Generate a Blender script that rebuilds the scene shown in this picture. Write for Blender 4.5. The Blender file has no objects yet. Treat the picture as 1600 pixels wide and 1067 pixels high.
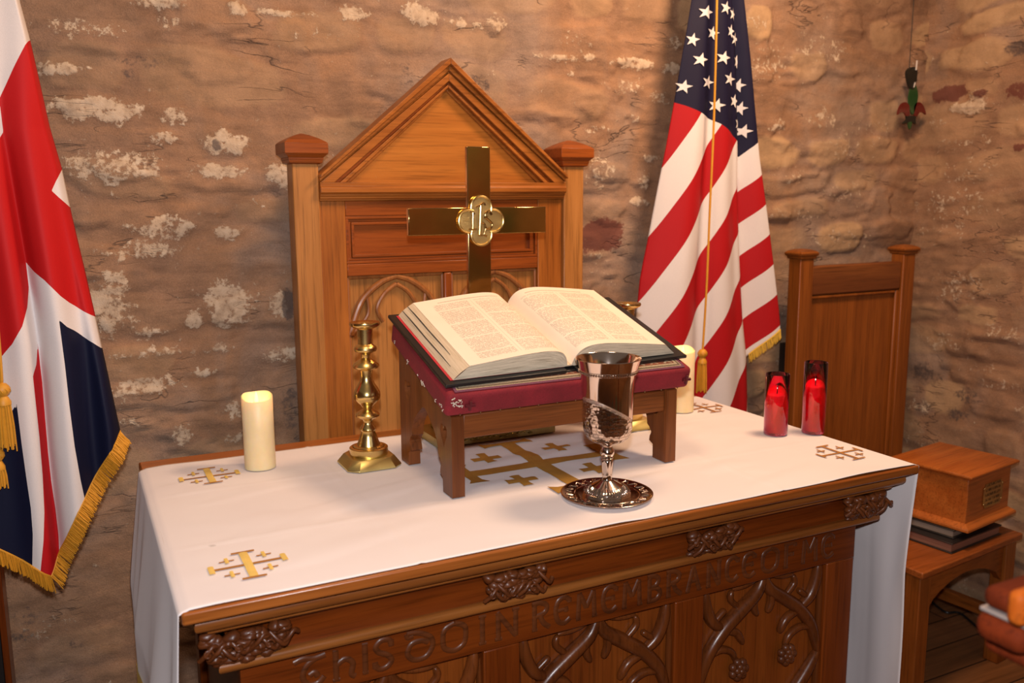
import bpy, bmesh, math, random
import numpy as np
from mathutils import Vector, Matrix

random.seed(7)
SC = bpy.context.scene
COL = SC.collection
PI = math.pi

# ------------------------------------------------------------------ camera
FPX = 1381.7
CAM = Vector((-0.102, -1.251, 1.557))
_ex = Vector((2805.0, 244.5, -FPX)).normalized()
_ey = Vector((-700.0, 222.5, -FPX)).normalized()
_ez = _ex.cross(_ey).normalized()
_ey = _ez.cross(_ex).normalized()
R = Matrix((_ex, _ey, _ez))            # camera vector -> world vector
cam_d = bpy.data.cameras.new('camera')
cam_o = bpy.data.objects.new('camera', cam_d)
COL.objects.link(cam_o)
cam_o.matrix_world = Matrix.Translation(CAM) @ R.to_4x4()
cam_d.sensor_width = 36.0
cam_d.lens = FPX / 1600 * 36
cam_d.clip_start = 0.05
cam_d.dof.use_dof = True
cam_d.dof.focus_distance = 1.85
cam_d.dof.aperture_fstop = 4.5
SC.camera = cam_o

def ray(px, py): return R @ Vector((px-800, -(py-533.5), -FPX))
def onz(px, py, z):
    r = ray(px, py); return CAM + r*((z-CAM.z)/r.z)
def ony(px, py, y):
    r = ray(px, py); return CAM + r*((y-CAM.y)/r.y)
def onx(px, py, x):
    r = ray(px, py); return CAM + r*((x-CAM.x)/r.x)

# ------------------------------------------------------------------ light
SC.view_settings.view_transform = 'Standard'
SC.view_settings.look = 'None'
SC.view_settings.gamma = 1
SC.view_settings.exposure = 0.12
SC.view_settings.use_curve_mapping = False
w = bpy.data.worlds.new('world'); SC.world = w; w.use_nodes = True
w.node_tree.nodes['Background'].inputs[0].default_value = (1.0, 0.78, 0.62, 1)
w.node_tree.nodes['Background'].inputs[1].default_value = 0.11

def lamp(name, kind, loc, target, power, color, size=0.1, spot=None, blend=0.5):
    d = bpy.data.lights.new(name, kind); d.energy = power; d.color = color
    if kind == 'AREA': d.shape = 'DISK'; d.size = size
    else: d.shadow_soft_size = size
    if spot: d.spot_size = spot; d.spot_blend = blend
    o = bpy.data.objects.new(name, d); COL.objects.link(o); o.location = loc
    o.rotation_euler = (Vector(target)-Vector(loc)).to_track_quat('-Z', 'Y').to_euler()
    return o
# the camera's flash, just above the lens
lamp('camera_flash', 'SPOT', CAM + R @ Vector((0.0, 0.12, 0.02)), (0.9, 0.8, 1.15), 80, (0.98, 0.96, 1.0), 0.022, math.radians(100), 0.6)
# warm ceiling spots above the altar
lamp('ceiling_spot_right', 'AREA', (1.66, 0.15, 2.75), (1.55, 0.8, 1.2), 28, (1.0, 0.63, 0.38), 0.42)
lamp('ceiling_spot_left', 'AREA', (0.35, -0.1, 2.85), (0.35, 0.7, 1.2), 12, (1.0, 0.64, 0.39), 0.42)

lamp('reflection_fill_rear', 'AREA', (1.9, -2.2, 2.7), (2.1, -3.2, 1.4), 26, (1.0, 0.7, 0.42), 0.3)  # added lamp, brightens the rear wall that the brass cross mirrors

# ------------------------------------------------------------------ materials
MATS = {}
def newmat(name):
    m = bpy.data.materials.new(name); m.use_nodes = True
    nt = m.node_tree; b = nt.nodes['Principled BSDF']
    return m, nt, b
def N(nt, t, **k):
    n = nt.nodes.new(t)
    for a, v in k.items():
        if a.startswith('i_'): n.inputs[a[2:].replace('_', ' ')].default_value = v
        else: setattr(n, a, v)
    return n
def L(nt, a, b): nt.links.new(a, b)
def ramp(nt, fac, stops, interp='LINEAR'):
    r = nt.nodes.new('ShaderNodeValToRGB'); r.color_ramp.interpolation = interp
    e = r.color_ramp.elements
    while len(e) < len(stops): e.new(0.5)
    for i, (p, c) in enumerate(stops):
        e[i].position = p; e[i].color = (c[0], c[1], c[2], 1) if not isinstance(c, (int, float)) else (c, c, c, 1)
    if fac is not None: L(nt, fac, r.inputs[0])
    return r.outputs[0]
def mix(nt, fac, a, b, mode='MIX'):
    n = nt.nodes.new('ShaderNodeMix'); n.data_type = 'RGBA'; n.blend_type = mode
    for s, v in ((n.inputs[0], fac), (n.inputs[6], a), (n.inputs[7], b)):
        if hasattr(v, 'is_linked'): L(nt, v, s)
        elif isinstance(v, (int, float)): s.default_value = v
        else: s.default_value = (v[0], v[1], v[2], 1)
    return n.outputs[2]
def math_(nt, op, a, b=None, clamp=False):
    n = nt.nodes.new('ShaderNodeMath'); n.operation = op; n.use_clamp = clamp
    for i, v in enumerate((a, b)):
        if v is None: continue
        if hasattr(v, 'is_linked'): L(nt, v, n.inputs[i])
        else: n.inputs[i].default_value = v
    return n.outputs[0]
def noise(nt, vec, scale, detail=4, rough=0.55, dist=0.0):
    n = N(nt, 'ShaderNodeTexNoise'); n.inputs['Scale'].default_value = scale
    n.inputs['Detail'].default_value = detail; n.inputs['Roughness'].default_value = rough
    n.inputs['Distortion'].default_value = dist
    if vec is not None: L(nt, vec, n.inputs['Vector'])
    return n.outputs['Fac']
def coords(nt, scale=(1, 1, 1), rot=(0, 0, 0)):
    t = N(nt, 'ShaderNodeTexCoord'); mp = N(nt, 'ShaderNodeMapping')
    mp.inputs['Scale'].default_value = scale; mp.inputs['Rotation'].default_value = rot
    L(nt, t.outputs['Object'], mp.inputs[0]); return mp.outputs[0]
def attr(nt, name):
    a = N(nt, 'ShaderNodeAttribute'); a.attribute_name = name; return a.outputs['Fac']
def bump(nt, b, h, strength, dist):
    n = N(nt, 'ShaderNodeBump'); n.inputs['Strength'].default_value = strength; n.inputs['Distance'].default_value = dist
    L(nt, h, n.inputs['Height']); L(nt, n.outputs[0], b.inputs['Normal'])

def wood(name, dark, light, axis='x', rough=0.38, scale=1.0, coat=0.08):
    if name in MATS: return MATS[name]
    m, nt, b = newmat(name)
    i = 'xyz'.index(axis)
    s1 = [26*scale]*3; s1[i] = 1.6*scale
    s2 = [170*scale]*3; s2[i] = 6*scale
    s3 = [5*scale]*3; s3[i] = 1.2*scale
    n1 = noise(nt, coords(nt, s1), 1, 5, 0.6, 0.6)
    n2 = noise(nt, coords(nt, s2), 1, 3, 0.6)
    n3 = noise(nt, coords(nt, s3), 1, 3, 0.5, 0.4)
    a = math_(nt, 'MULTIPLY', n1, 0.55); c = math_(nt, 'MULTIPLY', n3, 0.45); t = math_(nt, 'ADD', a, c)
    col = ramp(nt, t, [(0.36, dark), (0.64, light)])
    fib = ramp(nt, n2, [(0.30, 0.62), (0.5, 1.0)])
    col = mix(nt, 1.0, col, fib, 'MULTIPLY')
    L(nt, col, b.inputs['Base Color'])
    b.inputs['Roughness'].default_value = rough
    b.inputs['Coat Weight'].default_value = coat; b.inputs['Coat Roughness'].default_value = 0.2; b.inputs['Specular IOR Level'].default_value = 0.35
    bump(nt, b, n2, 0.25, 0.0006)
    MATS[name] = m; return m

def plain(name, col, rough=0.5, metal=0.0, **kw):
    if name in MATS: return MATS[name]
    m, nt, b = newmat(name)
    b.inputs['Base Color'].default_value = (*col, 1); b.inputs['Roughness'].default_value = rough
    b.inputs['Metallic'].default_value = metal
    for k, v in kw.items():
        b.inputs[k.replace('_', ' ')].default_value = v
    n = noise(nt, coords(nt), 60, 3)
    c = mix(nt, 1.0, col, ramp(nt, n, [(0.3, 0.88), (0.7, 1.0)]), 'MULTIPLY'); L(nt, c, b.inputs['Base Color'])
    MATS[name] = m; return m

def metal(name, col, rough, bumpy=0.0, bscale=300, tarn=0.85):
    if name in MATS: return MATS[name]
    m, nt, b = newmat(name)
    b.inputs['Metallic'].default_value = 1
    n = noise(nt, coords(nt), 22, 4)
    L(nt, mix(nt, 1.0, col, ramp(nt, n, [(0.35, tarn), (0.7, 1.0)]), 'MULTIPLY'), b.inputs['Base Color'])
    L(nt, ramp(nt, noise(nt, coords(nt), 9, 4), [(0.3, rough), (0.7, rough*1.7)]), b.inputs['Roughness'])
    if bumpy: bump(nt, b, noise(nt, coords(nt), bscale, 2), bumpy, 0.001)
    MATS[name] = m; return m

# oak of the throne, honey coloured; red brown oak of the altar
OAK = ((0.25, 0.072, 0.010), (0.47, 0.158, 0.026))
OAKP = ((0.33, 0.128, 0.028), (0.52, 0.228, 0.062))
OAKR = ((0.19, 0.040, 0.005), (0.35, 0.086, 0.012))
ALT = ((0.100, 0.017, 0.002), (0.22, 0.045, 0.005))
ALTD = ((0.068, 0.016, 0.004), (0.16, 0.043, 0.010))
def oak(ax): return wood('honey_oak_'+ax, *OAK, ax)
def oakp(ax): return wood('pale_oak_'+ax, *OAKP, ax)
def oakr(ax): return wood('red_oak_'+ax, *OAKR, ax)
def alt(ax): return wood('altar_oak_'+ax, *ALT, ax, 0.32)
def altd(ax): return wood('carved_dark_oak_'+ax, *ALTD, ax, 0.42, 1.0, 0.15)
def cho(ax): return wood('chair_oak_'+ax, (0.17, 0.045, 0.007), (0.32, 0.095, 0.015), ax)
def std(ax): return wood('stand_oak_'+ax, (0.11, 0.030, 0.007), (0.26, 0.080, 0.020), ax, 0.35)
def boxw(ax): return wood('box_oak_'+ax, (0.36, 0.090, 0.014), (0.54, 0.165, 0.030), ax)

BRASS = metal('polished_brass', (0.86, 0.62, 0.24), 0.20)
BRASSX = metal('mirror_brass', (0.72, 0.49, 0.20), 0.09)
BRASSM = metal('hammered_brass', (0.74, 0.55, 0.22), 0.28, 0.7, 700)
SILVER = metal('silver_plate', (0.80, 0.68, 0.60), 0.10)
GOLDT = metal('gold_thread', (0.98, 0.72, 0.20), 0.55, 0.8, 900); GOLDT.node_tree.nodes['Principled BSDF'].inputs['Metallic'].default_value = .35
BRONT = metal('bronze_thread', (0.46, 0.20, 0.04), 0.55, 0.6, 900); BRONT.node_tree.nodes['Principled BSDF'].inputs['Metallic'].default_value = .3
BLACK = plain('black_plastic', (0.012, 0.012, 0.013), 0.4)

# ------------------------------------------------------------------ mesh builder
class MB:
    def __init__(s): s.v = []; s.f = []; s.mi = []; s.m = 0
    def add(s, vs, fs):
        o = len(s.v); s.v += [Vector(p) for p in vs]
        for f in fs: s.f.append([o+i for i in f]); s.mi.append(s.m)
    def box(s, x0, x1, y0, y1, z0, z1, T=None):
        vs = [Vector((x, y, z)) for z in (z0, z1) for y in (y0, y1) for x in (x0, x1)]
        if T: vs = [T @ p for p in vs]
        s.add(vs, [(0, 2, 3, 1), (4, 5, 7, 6), (0, 1, 5, 4), (2, 6, 7, 3), (0, 4, 6, 2), (1, 3, 7, 5)])
    def frust(s, cx, cy, z0, z1, a0, a1, b0=None, b1=None):
        b0 = a0 if b0 is None else b0; b1 = a1 if b1 is None else b1
        vs = [(cx+sx*a, cy+sy*b, z) for z, a, b in ((z0, a0, b0), (z1, a1, b1)) for sx, sy in ((-1, -1), (1, -1), (1, 1), (-1, 1))]
        s.add(vs, [(3, 2, 1, 0), (4, 5, 6, 7), (0, 1, 5, 4), (1, 2, 6, 5), (2, 3, 7, 6), (3, 0, 4, 7)])
    def lathe(s, prof, c=(0, 0, 0), n=48, sq=None):
        c = Vector(c); vs = []; fs = []
        for r, z in prof:
            for k in range(n):
                a = 2*PI*(k+0.5)/n; rr = r
                if sq: rr = r*sq(a, z)
                vs.append(c+Vector((rr*math.cos(a), rr*math.sin(a), z)))
        m = len(prof)
        for i in range(m-1):
            for k in range(n):
                k2 = (k+1) % n; fs.append((i*n+k, i*n+k2, (i+1)*n+k2, (i+1)*n+k))
        fs.append(tuple(range(n))[::-1]); fs.append(tuple((m-1)*n+k for k in range(n)))
        s.add(vs, fs)
    def tube(s, pts, r, n=10, flat=None, up=None, closed=False):
        pts = [Vector(p) for p in pts]; m = len(pts); rs = r if isinstance(r, (list, tuple)) else [r]*m
        vs = []; fs = []; prev = None
        for i, p in enumerate(pts):
            if closed: t = (pts[(i+1) % m]-pts[i-1])
            else: t = (pts[min(i+1, m-1)]-pts[max(i-1, 0)])
            t.normalize()
            if up is not None: a = Vector(up)
            else:
                a = prev if prev is not None else (Vector((0, 0, 1)) if abs(t.z) < 0.9 else Vector((1, 0, 0)))
            a = a - t*a.dot(t); a.normalize(); prev = a; b = t.cross(a)
            fa = flat if flat else 1.0
            for k in range(n):
                q = 2*PI*k/n; vs.append(p+a*(math.cos(q)*rs[i]*fa)+b*(math.sin(q)*rs[i]))
        for i in range(m if closed else m-1):
            j = (i+1) % m
            for k in range(n):
                k2 = (k+1) % n; fs.append((i*n+k, i*n+k2, j*n+k2, j*n+k))
        if not closed:
            fs.append(tuple(range(n))[::-1]); fs.append(tuple((m-1)*n+k for k in range(n)))
        s.add(vs, fs)
    def prism(s, poly, h0, h1, ax='y', T=None):
        """poly of 2-d points extruded along ax; convex or simple polygon"""
        def mk(a, b, h): return Vector((a, h, b)) if ax == 'y' else (Vector((h, a, b)) if ax == 'x' else Vector((a, b, h)))
        n = len(poly); vs = [mk(a, b, h0) for a, b in poly]+[mk(a, b, h1) for a, b in poly]
        if T: vs = [T @ p for p in vs]
        fs = [tuple(range(n)), tuple(range(2*n-1, n-1, -1))]+[(i, i+n, (i+1) % n+n, (i+1) % n) for i in range(n)]
        s.add(vs, fs)
    def moulding(s, prof, p0, p1, out, up=(0, 0, 1)):
        """profile (o,u) swept straight from p0 to p1"""
        p0, p1, out, up = Vector(p0), Vector(p1), Vector(out), Vector(up); n = len(prof)
        vs = [p+out*o+up*u for p in (p0, p1) for o, u in prof]
        fs = [tuple(range(n)), tuple(range(2*n-1, n-1, -1))]+[(i, i+n, (i+1) % n+n, (i+1) % n) for i in range(n)]
        s.add(vs, fs)
    def curve(s, loops, h0, h1, ax='y', T=None):
        """filled 2-d loops (holes allowed) given thickness"""
        cu = bpy.data.curves.new('tmp', 'CURVE'); cu.dimensions = '2D'; cu.fill_mode = 'BOTH'; cu.extrude = abs(h1-h0)/2
        for lp in loops:
            sp = cu.splines.new('POLY'); sp.points.add(len(lp)-1); sp.use_cyclic_u = True
            for i, (a, b) in enumerate(lp): sp.points[i].co = (a, b, 0, 1)
        o = bpy.data.objects.new('tmp', cu); COL.objects.link(o)
        dg = bpy.context.evaluated_depsgraph_get(); dg.update()
        me = bpy.data.meshes.new_from_object(o.evaluated_get(dg)); hm = (h0+h1)/2
        vs = []
        for q in me.vertices:
            a, b, h = q.co; h += hm
            p = Vector((a, h, b)) if ax == 'y' else (Vector((h, a, b)) if ax == 'x' else Vector((a, b, h)))
            vs.append(T @ p if T else p)
        fs = [tuple(p.vertices) for p in me.polygons]
        s.add(vs, fs)
        bpy.data.objects.remove(o); bpy.data.curves.remove(cu); bpy.data.meshes.remove(me)
    def build(s, name, mat, parent=None, bevel=0, smooth=False, loc=None, seg=2, label=None, subsurf=0, weld=False, angle=35):
        base = Vector((0, 0, 0))
        if parent is not None:
            q = parent
            while q is not None: base = base+q.location; q = q.parent
        elif loc is not None: base = Vector(loc)
        me = bpy.data.meshes.new(name)
        me.from_pydata([tuple(p-base) for p in s.v], [], s.f)
        mats = mat if isinstance(mat, (list, tuple)) else [mat]
        for mm in mats: me.materials.append(mm)
        if len(mats) > 1: me.polygons.foreach_set('material_index', s.mi)
        bm = bmesh.new(); bm.from_mesh(me)
        if weld: bmesh.ops.remove_doubles(bm, verts=bm.verts, dist=1e-5)
        bmesh.ops.recalc_face_normals(bm, faces=bm.faces); bm.to_mesh(me); bm.free()
        o = bpy.data.objects.new(name, me); COL.objects.link(o)
        if parent is not None: o.parent = parent
        elif loc is not None: o.location = base
        if bevel:
            b = o.modifiers.new('bevel', 'BEVEL'); b.width = bevel; b.segments = seg; b.limit_method = 'ANGLE'; b.angle_limit = math.radians(40)
        if subsurf:
            u = o.modifiers.new('sub', 'SUBSURF'); u.levels = subsurf; u.render_levels = subsurf
        if smooth or bevel or subsurf:
            me.polygons.foreach_set('use_smooth', [True]*len(me.polygons))
            me.set_sharp_from_angle(angle=math.radians(angle))
        if label: o['label'] = label
        return o

def tag(o, label=None, cat=None, group=None, kind=None):
    if label: o['label'] = label
    if cat: o['category'] = cat
    if group: o['group'] = group
    if kind: o['kind'] = kind
    return o
def thing(name, loc, label, cat, group=None, rz=0):
    o = bpy.data.objects.new(name, None); COL.objects.link(o); o.location = loc; o.rotation_euler = (0, 0, rz)
    o.empty_display_size = 0.05
    return tag(o, label, cat, group)
def spline(pts, n=8, closed=False):
    P = [Vector(p) for p in pts]; m = len(P); out = []
    for i in range(m if closed else m-1):
        if closed: a, b, c, d = P[i-1], P[i], P[(i+1) % m], P[(i+2) % m]
        else: a, b, c, d = P[max(i-1, 0)], P[i], P[i+1], P[min(i+2, m-1)]
        for k in range(n):
            t = k/n
            out.append(0.5*((2*b)+(c-a)*t+(2*a-5*b+4*c-d)*t*t+(3*b-a-3*c+d)*t**3))
    if not closed: out.append(P[-1].copy())
    return out
def sp2(pts, n=8, closed=True): return [(p.x, p.y) for p in spline([(a, b, 0) for a, b in pts], n, closed)]

# numpy noise
def vn(X, Y, fx, fy, seed):
    rng = np.random.RandomState(seed); G = rng.rand(97, 97)
    x = X*fx+seed*3.7; y = Y*fy+seed*1.3
    xi = np.floor(x).astype(int); yi = np.floor(y).astype(int); u = x-xi; v = y-yi
    u = u*u*(3-2*u); v = v*v*(3-2*v)
    g = lambda a, b: G[a % 97, b % 97]
    return (g(xi, yi)*(1-u)+g(xi+1, yi)*u)*(1-v)+(g(xi, yi+1)*(1-u)+g(xi+1, yi+1)*u)*v
def fbm(X, Y, fx, fy, seed, o=4):
    s = 0; a = 0.5
    for i in range(o): s = s+a*vn(X, Y, fx*2**i, fy*2**i, seed+i*11); a *= 0.5
    return s
def sdpoly(P, poly):
    """signed distance, positive inside; P (n,2)"""
    poly = np.array(poly, float); n = len(poly); d = np.full(len(P), 1e9); ins = np.zeros(len(P), bool)
    for i in range(n):
        a = poly[i]; b = poly[(i+1) % n]; e = b-a; w_ = P-a
        t = np.clip((w_@e)/(e@e+1e-12), 0, 1); q = w_-t[:, None]*e; d = np.minimum(d, (q**2).sum(1))
        c = ((a[1] > P[:, 1]) != (b[1] > P[:, 1]))
        xx = (b[0]-a[0])*(P[:, 1]-a[1])/((b[1]-a[1]) if b[1] != a[1] else 1e-12)+a[0]
        ins ^= c & (P[:, 0] < xx)
    return np.where(ins, 1, -1)*np.sqrt(d)
def grid_mesh(name, V, nu, nv, mats, attrs={}, parent=None, smooth=True, loc=None):
    me = bpy.data.meshes.new(name)
    base = Vector((0, 0, 0))
    q = parent
    while q is not None: base = base+q.location; q = q.parent
    if parent is None and loc is not None: base = Vector(loc)
    V = np.asarray(V, float)-np.array(base)
    i = np.arange(nv-1)[:, None]*nu+np.arange(nu-1)[None, :]
    F = np.stack([i, i+1, i+1+nu, i+nu], -1).reshape(-1, 4)
    me.from_pydata(V.tolist(), [], F.tolist())
    for k, a in attrs.items():
        at = me.attributes.new(k, 'FLOAT', 'POINT'); at.data.foreach_set('value', np.asarray(a, np.float32).ravel())
    for m in (mats if isinstance(mats, list) else [mats]): me.materials.append(m)
    if smooth: me.polygons.foreach_set('use_smooth', [True]*len(me.polygons))
    o = bpy.data.objects.new(name, me); COL.objects.link(o)
    if parent is not None: o.parent = parent
    elif loc is not None: o.location = base
    return o

# ------------------------------------------------------------------ setting: stone walls
WY = 1.14; WX = 2.83; ZT = 2.75
def stone_mat(name):
    m, nt, b = newmat(name)
    co = coords(nt)
    n_big = noise(nt, co, 2.2, 4, 0.6, 0.5); n_mid = noise(nt, co, 9, 5, 0.65, 0.4)
    n_f = noise(nt, co, 70, 5, 0.7); n_ff = noise(nt, co, 330, 3, 0.6)
    stx = noise(nt, coords(nt, (5, 5, 22)), 1, 5, 0.65, 0.7)
    base = ramp(nt, n_big, [(0.33, (0.295, 0.183, 0.122)), (0.50, (0.350, 0.204, 0.122)), (0.66, (0.335, 0.236, 0.178))])
    base = mix(nt, 1.0, base, ramp(nt, stx, [(0.28, (0.72, 0.70, 0.70)), (0.5, (1, 1, 1)), (0.72, (1.14, 1.08, 1.0))]), 'MULTIPLY')
    base = mix(nt, 1.0, base, ramp(nt, n_mid, [(0.3, 0.78), (0.6, 1.08)]), 'MULTIPLY')
    base = mix(nt, 1.0, base, ramp(nt, n_ff, [(0.3, 0.82), (0.65, 1.08)]), 'MULTIPLY')
    base = mix(nt, math_(nt, 'MULTIPLY', attr(nt, 'tone'), 1.25, True), base, mix(nt, 1.0, (0.56, 0.37, 0.205), ramp(nt, n_mid, [(0.3, 0.75), (0.65, 1.1)]), 'MULTIPLY'))
    cr = noise(nt, coords(nt, (3.2, 3.2, 13)), 1, 4, 0.55, 0.5)
    ln = ramp(nt, math_(nt, 'ABSOLUTE', math_(nt, 'SUBTRACT', cr, .5)), [(0.0, 1), (0.012, 0)])
    lm = ramp(nt, noise(nt, co, 4.5, 2), [(0.52, 0), (0.60, 1)])
    crack = math_(nt, 'MULTIPLY', ln, lm)
    base = mix(nt, math_(nt, 'MULTIPLY', crack, .7), base, (0.10, 0.07, 0.055))
    # bare stone faces: pale lime washed, dark (with painted throne shade), purple red
    pl = math_(nt, 'ADD', attr(nt, 'pale'), math_(nt, 'MULTIPLY', math_(nt, 'SUBTRACT', n_f, 0.5), 2.6))
    pl = math_(nt, 'ADD', pl, math_(nt, 'MULTIPLY', math_(nt, 'SUBTRACT', noise(nt, co, 24, 4, 0.65), 0.5), 1.8))
    pf = ramp(nt, pl, [(0.50, 0), (0.80, 1)])
    pc = ramp(nt, noise(nt, co, 35, 4, 0.7), [(0.3, (0.40, 0.29, 0.20)), (0.55, (0.64, 0.50, 0.36)), (0.75, (0.74, 0.62, 0.48))])
    col = mix(nt, math_(nt, 'MULTIPLY', pf, 0.85), base, pc)
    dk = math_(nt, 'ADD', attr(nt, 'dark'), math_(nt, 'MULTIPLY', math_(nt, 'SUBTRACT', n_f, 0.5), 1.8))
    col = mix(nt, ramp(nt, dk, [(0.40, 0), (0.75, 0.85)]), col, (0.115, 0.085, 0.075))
    rd = math_(nt, 'ADD', attr(nt, 'reddish'), math_(nt, 'MULTIPLY', math_(nt, 'SUBTRACT', n_f, 0.5), 1.6))
    col = mix(nt, ramp(nt, rd, [(0.42, 0), (0.70, 0.9)]), col, (0.16, 0.055, 0.042))
    L(nt, col, b.inputs['Base Color']); b.inputs['Roughness'].default_value = 0.93
    b.inputs['Specular IOR Level'].default_value = 0.15
    h = math_(nt, 'ADD', math_(nt, 'MULTIPLY', n_f, 0.7), math_(nt, 'MULTIPLY', n_ff, 0.35))
    h = math_(nt, 'ADD', h, math_(nt, 'MULTIPLY', pf, 0.25))
    h = math_(nt, 'SUBTRACT', h, math_(nt, 'MULTIPLY', crack, .9))
    bump(nt, b, h, 0.6, 0.006)
    return m
# bare patches and throne shade read off the photograph: px, py, rx, ry, strength
PALE = [(130,43,55,14,.55),(96,107,32,11,1),(155,171,72,17,1),(274,180,22,11,.9),(255,215,26,9,.8),(349,225,32,19,1),(346,267,38,11,1),(173,262,70,24,.75),
 (258,354,48,16,.75),(356,363,18,9,.9),(215,393,60,13,.7),(173,475,34,44,.95),(356,473,36,33,1),(305,497,14,14,1),(435,473,13,24,.9),(336,544,40,7,.6),
 (242,519,28,5,.75),(238,552,48,7,.6),(226,603,52,11,.85),(313,584,22,5,.9),(439,556,28,13,.7),(368,643,24,15,.7),(285,678,15,16,.75),(368,684,14,9,.7),
 (250,4,34,9,1),(369,15,14,11,.9),(431,20,28,7,.95),(481,22,15,5,.6),(553,20,28,11,1),(644,20,15,13,1),(169,56,24,7,.6),(265,35,14,11,.7),
 (664,27,30,11,1),(718,37,16,6,.9),(745,39,9,7,.8),(778,34,13,15,.9),(874,90,28,5,.95),(919,90,10,5,.9),(994,99,30,8,1),(1048,105,14,7,.95),(1054,66,8,13,.6),
 (982,135,28,10,.55),(1027,153,17,9,.6),(892,114,8,5,.8),(979,186,18,6,.5),(1024,247,15,4,.8),(1006,285,9,11,.9),(937,270,18,25,.5),(1000,315,15,7,.8),(937,207,20,10,.4),
 (440,272,20,20,1),(935,398,18,5,.7),(1191,94,40,32,.42),(1172,34,45,16,.36),(1292,75,45,22,.38),(1214,195,13,13,.6),(1285,184,24,16,.45),(1319,232,26,18,.42),
 (1236,279,14,9,.5),(1322,300,35,12,.42),(1255,335,30,10,.4),(1310,370,45,18,.4),(1200,330,20,12,.4),
 (60,980,40,20,.3),(180,620,20,30,.4),(200,660,18,14,.5)]
PALER = [(1487,322,55,26,.40),(1510,168,26,8,1.0),(1527,150,12,10,.9),(1461,195,13,11,.5),(1502,225,45,12,.4),(1510,266,45,18,.35),(1499,450,42,25,.42),(1476,536,28,13,.5),(1435,632,16,11,.5),
 (1560,520,40,12,.42),(1560,600,30,10,.45),(1450,700,20,14,.4)]
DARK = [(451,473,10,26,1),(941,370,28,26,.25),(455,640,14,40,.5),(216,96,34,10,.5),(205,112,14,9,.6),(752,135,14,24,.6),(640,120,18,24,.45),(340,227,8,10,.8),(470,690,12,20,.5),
 (60,720,30,20,.3),(45,965,24,14,.5),(30,995,22,10,.5),(120,1010,14,14,.4),(215,1020,22,18,.4)]  # dark stones; spots along the throne's left post paint its shade
DARKR = [(1441,584,22,15,.7),(1508,619,20,12,.6),(1492,647,16,10,.7),(1590,75,20,10,.8)]
RED = [(941,370,30,26,1),(600,300,10,10,.0)]
REDR = [(1482,146,26,11,1),(1532,146,9,6,1),(1590,142,20,13,.8),(1590,230,14,5,.8)]

def wall(name, frame, U0, U1, step, pale, dark, red, onp, seed):
    us = np.arange(U0, U1+step*.5, step); zs = np.arange(0, ZT, step)
    U, Z = np.meshgrid(us, zs); nu = len(us); nv = len(zs)
    wob = (fbm(U, Z, 5, 5, seed+5)-.47)*0.07; wobz = (fbm(U, Z, 4, 5, seed+9)-.47)*0.09
    Uw = U+wob; Zw = Z+wobz
    # rough coursed rubble under thin lime pointing
    rng = random.Random(seed); H = np.zeros_like(U); z = 0.0; tone = np.zeros_like(U)
    while z < ZT+.1:
        hh = rng.uniform(0.07, 0.17); x = U0-rng.uniform(0, .3)
        while x < U1:
            ll = rng.uniform(0.13, 0.42); cx = x+ll/2; cz = z+hh/2
            dx = np.abs(Uw-cx)/(ll/2*rng.uniform(.80, .95)); dz = np.abs(Zw-cz)/(hh/2*rng.uniform(.70, .92))
            d = (dx**3+dz**3)**(1/3); k = np.clip((1.12-d)/0.30, 0, 1); k = k*k*(3-2*k)
            rv = rng.random(); tone = np.where(d < 1.0+.12*(fbm(U, Z, 25, 25, seed+51, 2)-.4), k*(rv-.35), tone); amp = rng.choice([0.001, 0.002, 0.003, 0.006, 0.009]); tilt = rng.uniform(-.4, 1.0)
            H = np.maximum(H, k*amp*(1+tilt*(Zw-cz)/hh)); x += ll
        z += hh
    H = H+(fbm(U, Z, 2.0, 2.4, seed+1)-.47)*0.016+(fbm(U, Z, 8, 22, seed+2, 4)-.47)*0.0105+(fbm(U, Z, 45, 70, seed+3, 2)-.37)*0.004
    # ledges: undercut lower lips of stones
    lg = fbm(U, Z, 5, 14, seed+4, 3); H = H+0.008*np.clip((lg-.56)/.030, 0, 1)
    def field(lst):
        F = np.full_like(U, 0.0)
        for px, py, rx, ry, s in lst:
            a = onp(px, py); b_ = onp(px+rx, py); c = onp(px, py+ry)
            ua, za = a; ru = abs(b_[0]-ua)+1e-3; rz = abs(c[1]-za)+1e-3
            ww = (fbm(U, Z, 30, 40, seed+21, 3)-.44)
            d = np.sqrt(((U-ua)/ru)**2+((Z-za)/rz)**2)+ww*1.1
            F = np.maximum(F, s*np.clip((1.45-d)/.75, 0, 1))
        return F
    Pa = field(pale); Da = field(dark); Re = field(red)
    H = H+0.008*np.clip(Pa, 0, 1)+0.004*Re
    amb = np.clip((fbm(U, Z, 4, 9, seed+31, 4)-.62)/.10, 0, 1)*0.30
    Pa = np.maximum(Pa, amb)
    V = frame(U.ravel(), H.ravel(), Z.ravel())
    o = grid_mesh(name, V, nu, nv, MATS['stone'], {'pale': Pa, 'dark': Da, 'reddish': Re, 'tone': tone*(np.clip((U-1.0)/.8, .35, 1) if 'back' in name else 1)})
    o['kind'] = 'structure'
    return o
MATS['stone'] = stone_mat('rubble_stone_and_lime')
def onpB(px, py): p = ony(px, py, WY-.01); return p.x, p.z
def onpR(px, py): p = onx(px, py, WX-.01); return WY-p.y, p.z
wall('wall_back', lambda u, h, z: np.stack([u, WY-h, z], -1), -2.6, WX+.01, 0.0082, PALE, DARK, RED, onpB, 3)
wr = wall('wall_right', lambda u, h, z: np.stack([WX-h, WY-u, z], -1), -0.01, 4.34, 0.0095, PALER, DARKR, REDR, onpR, 40)

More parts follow.
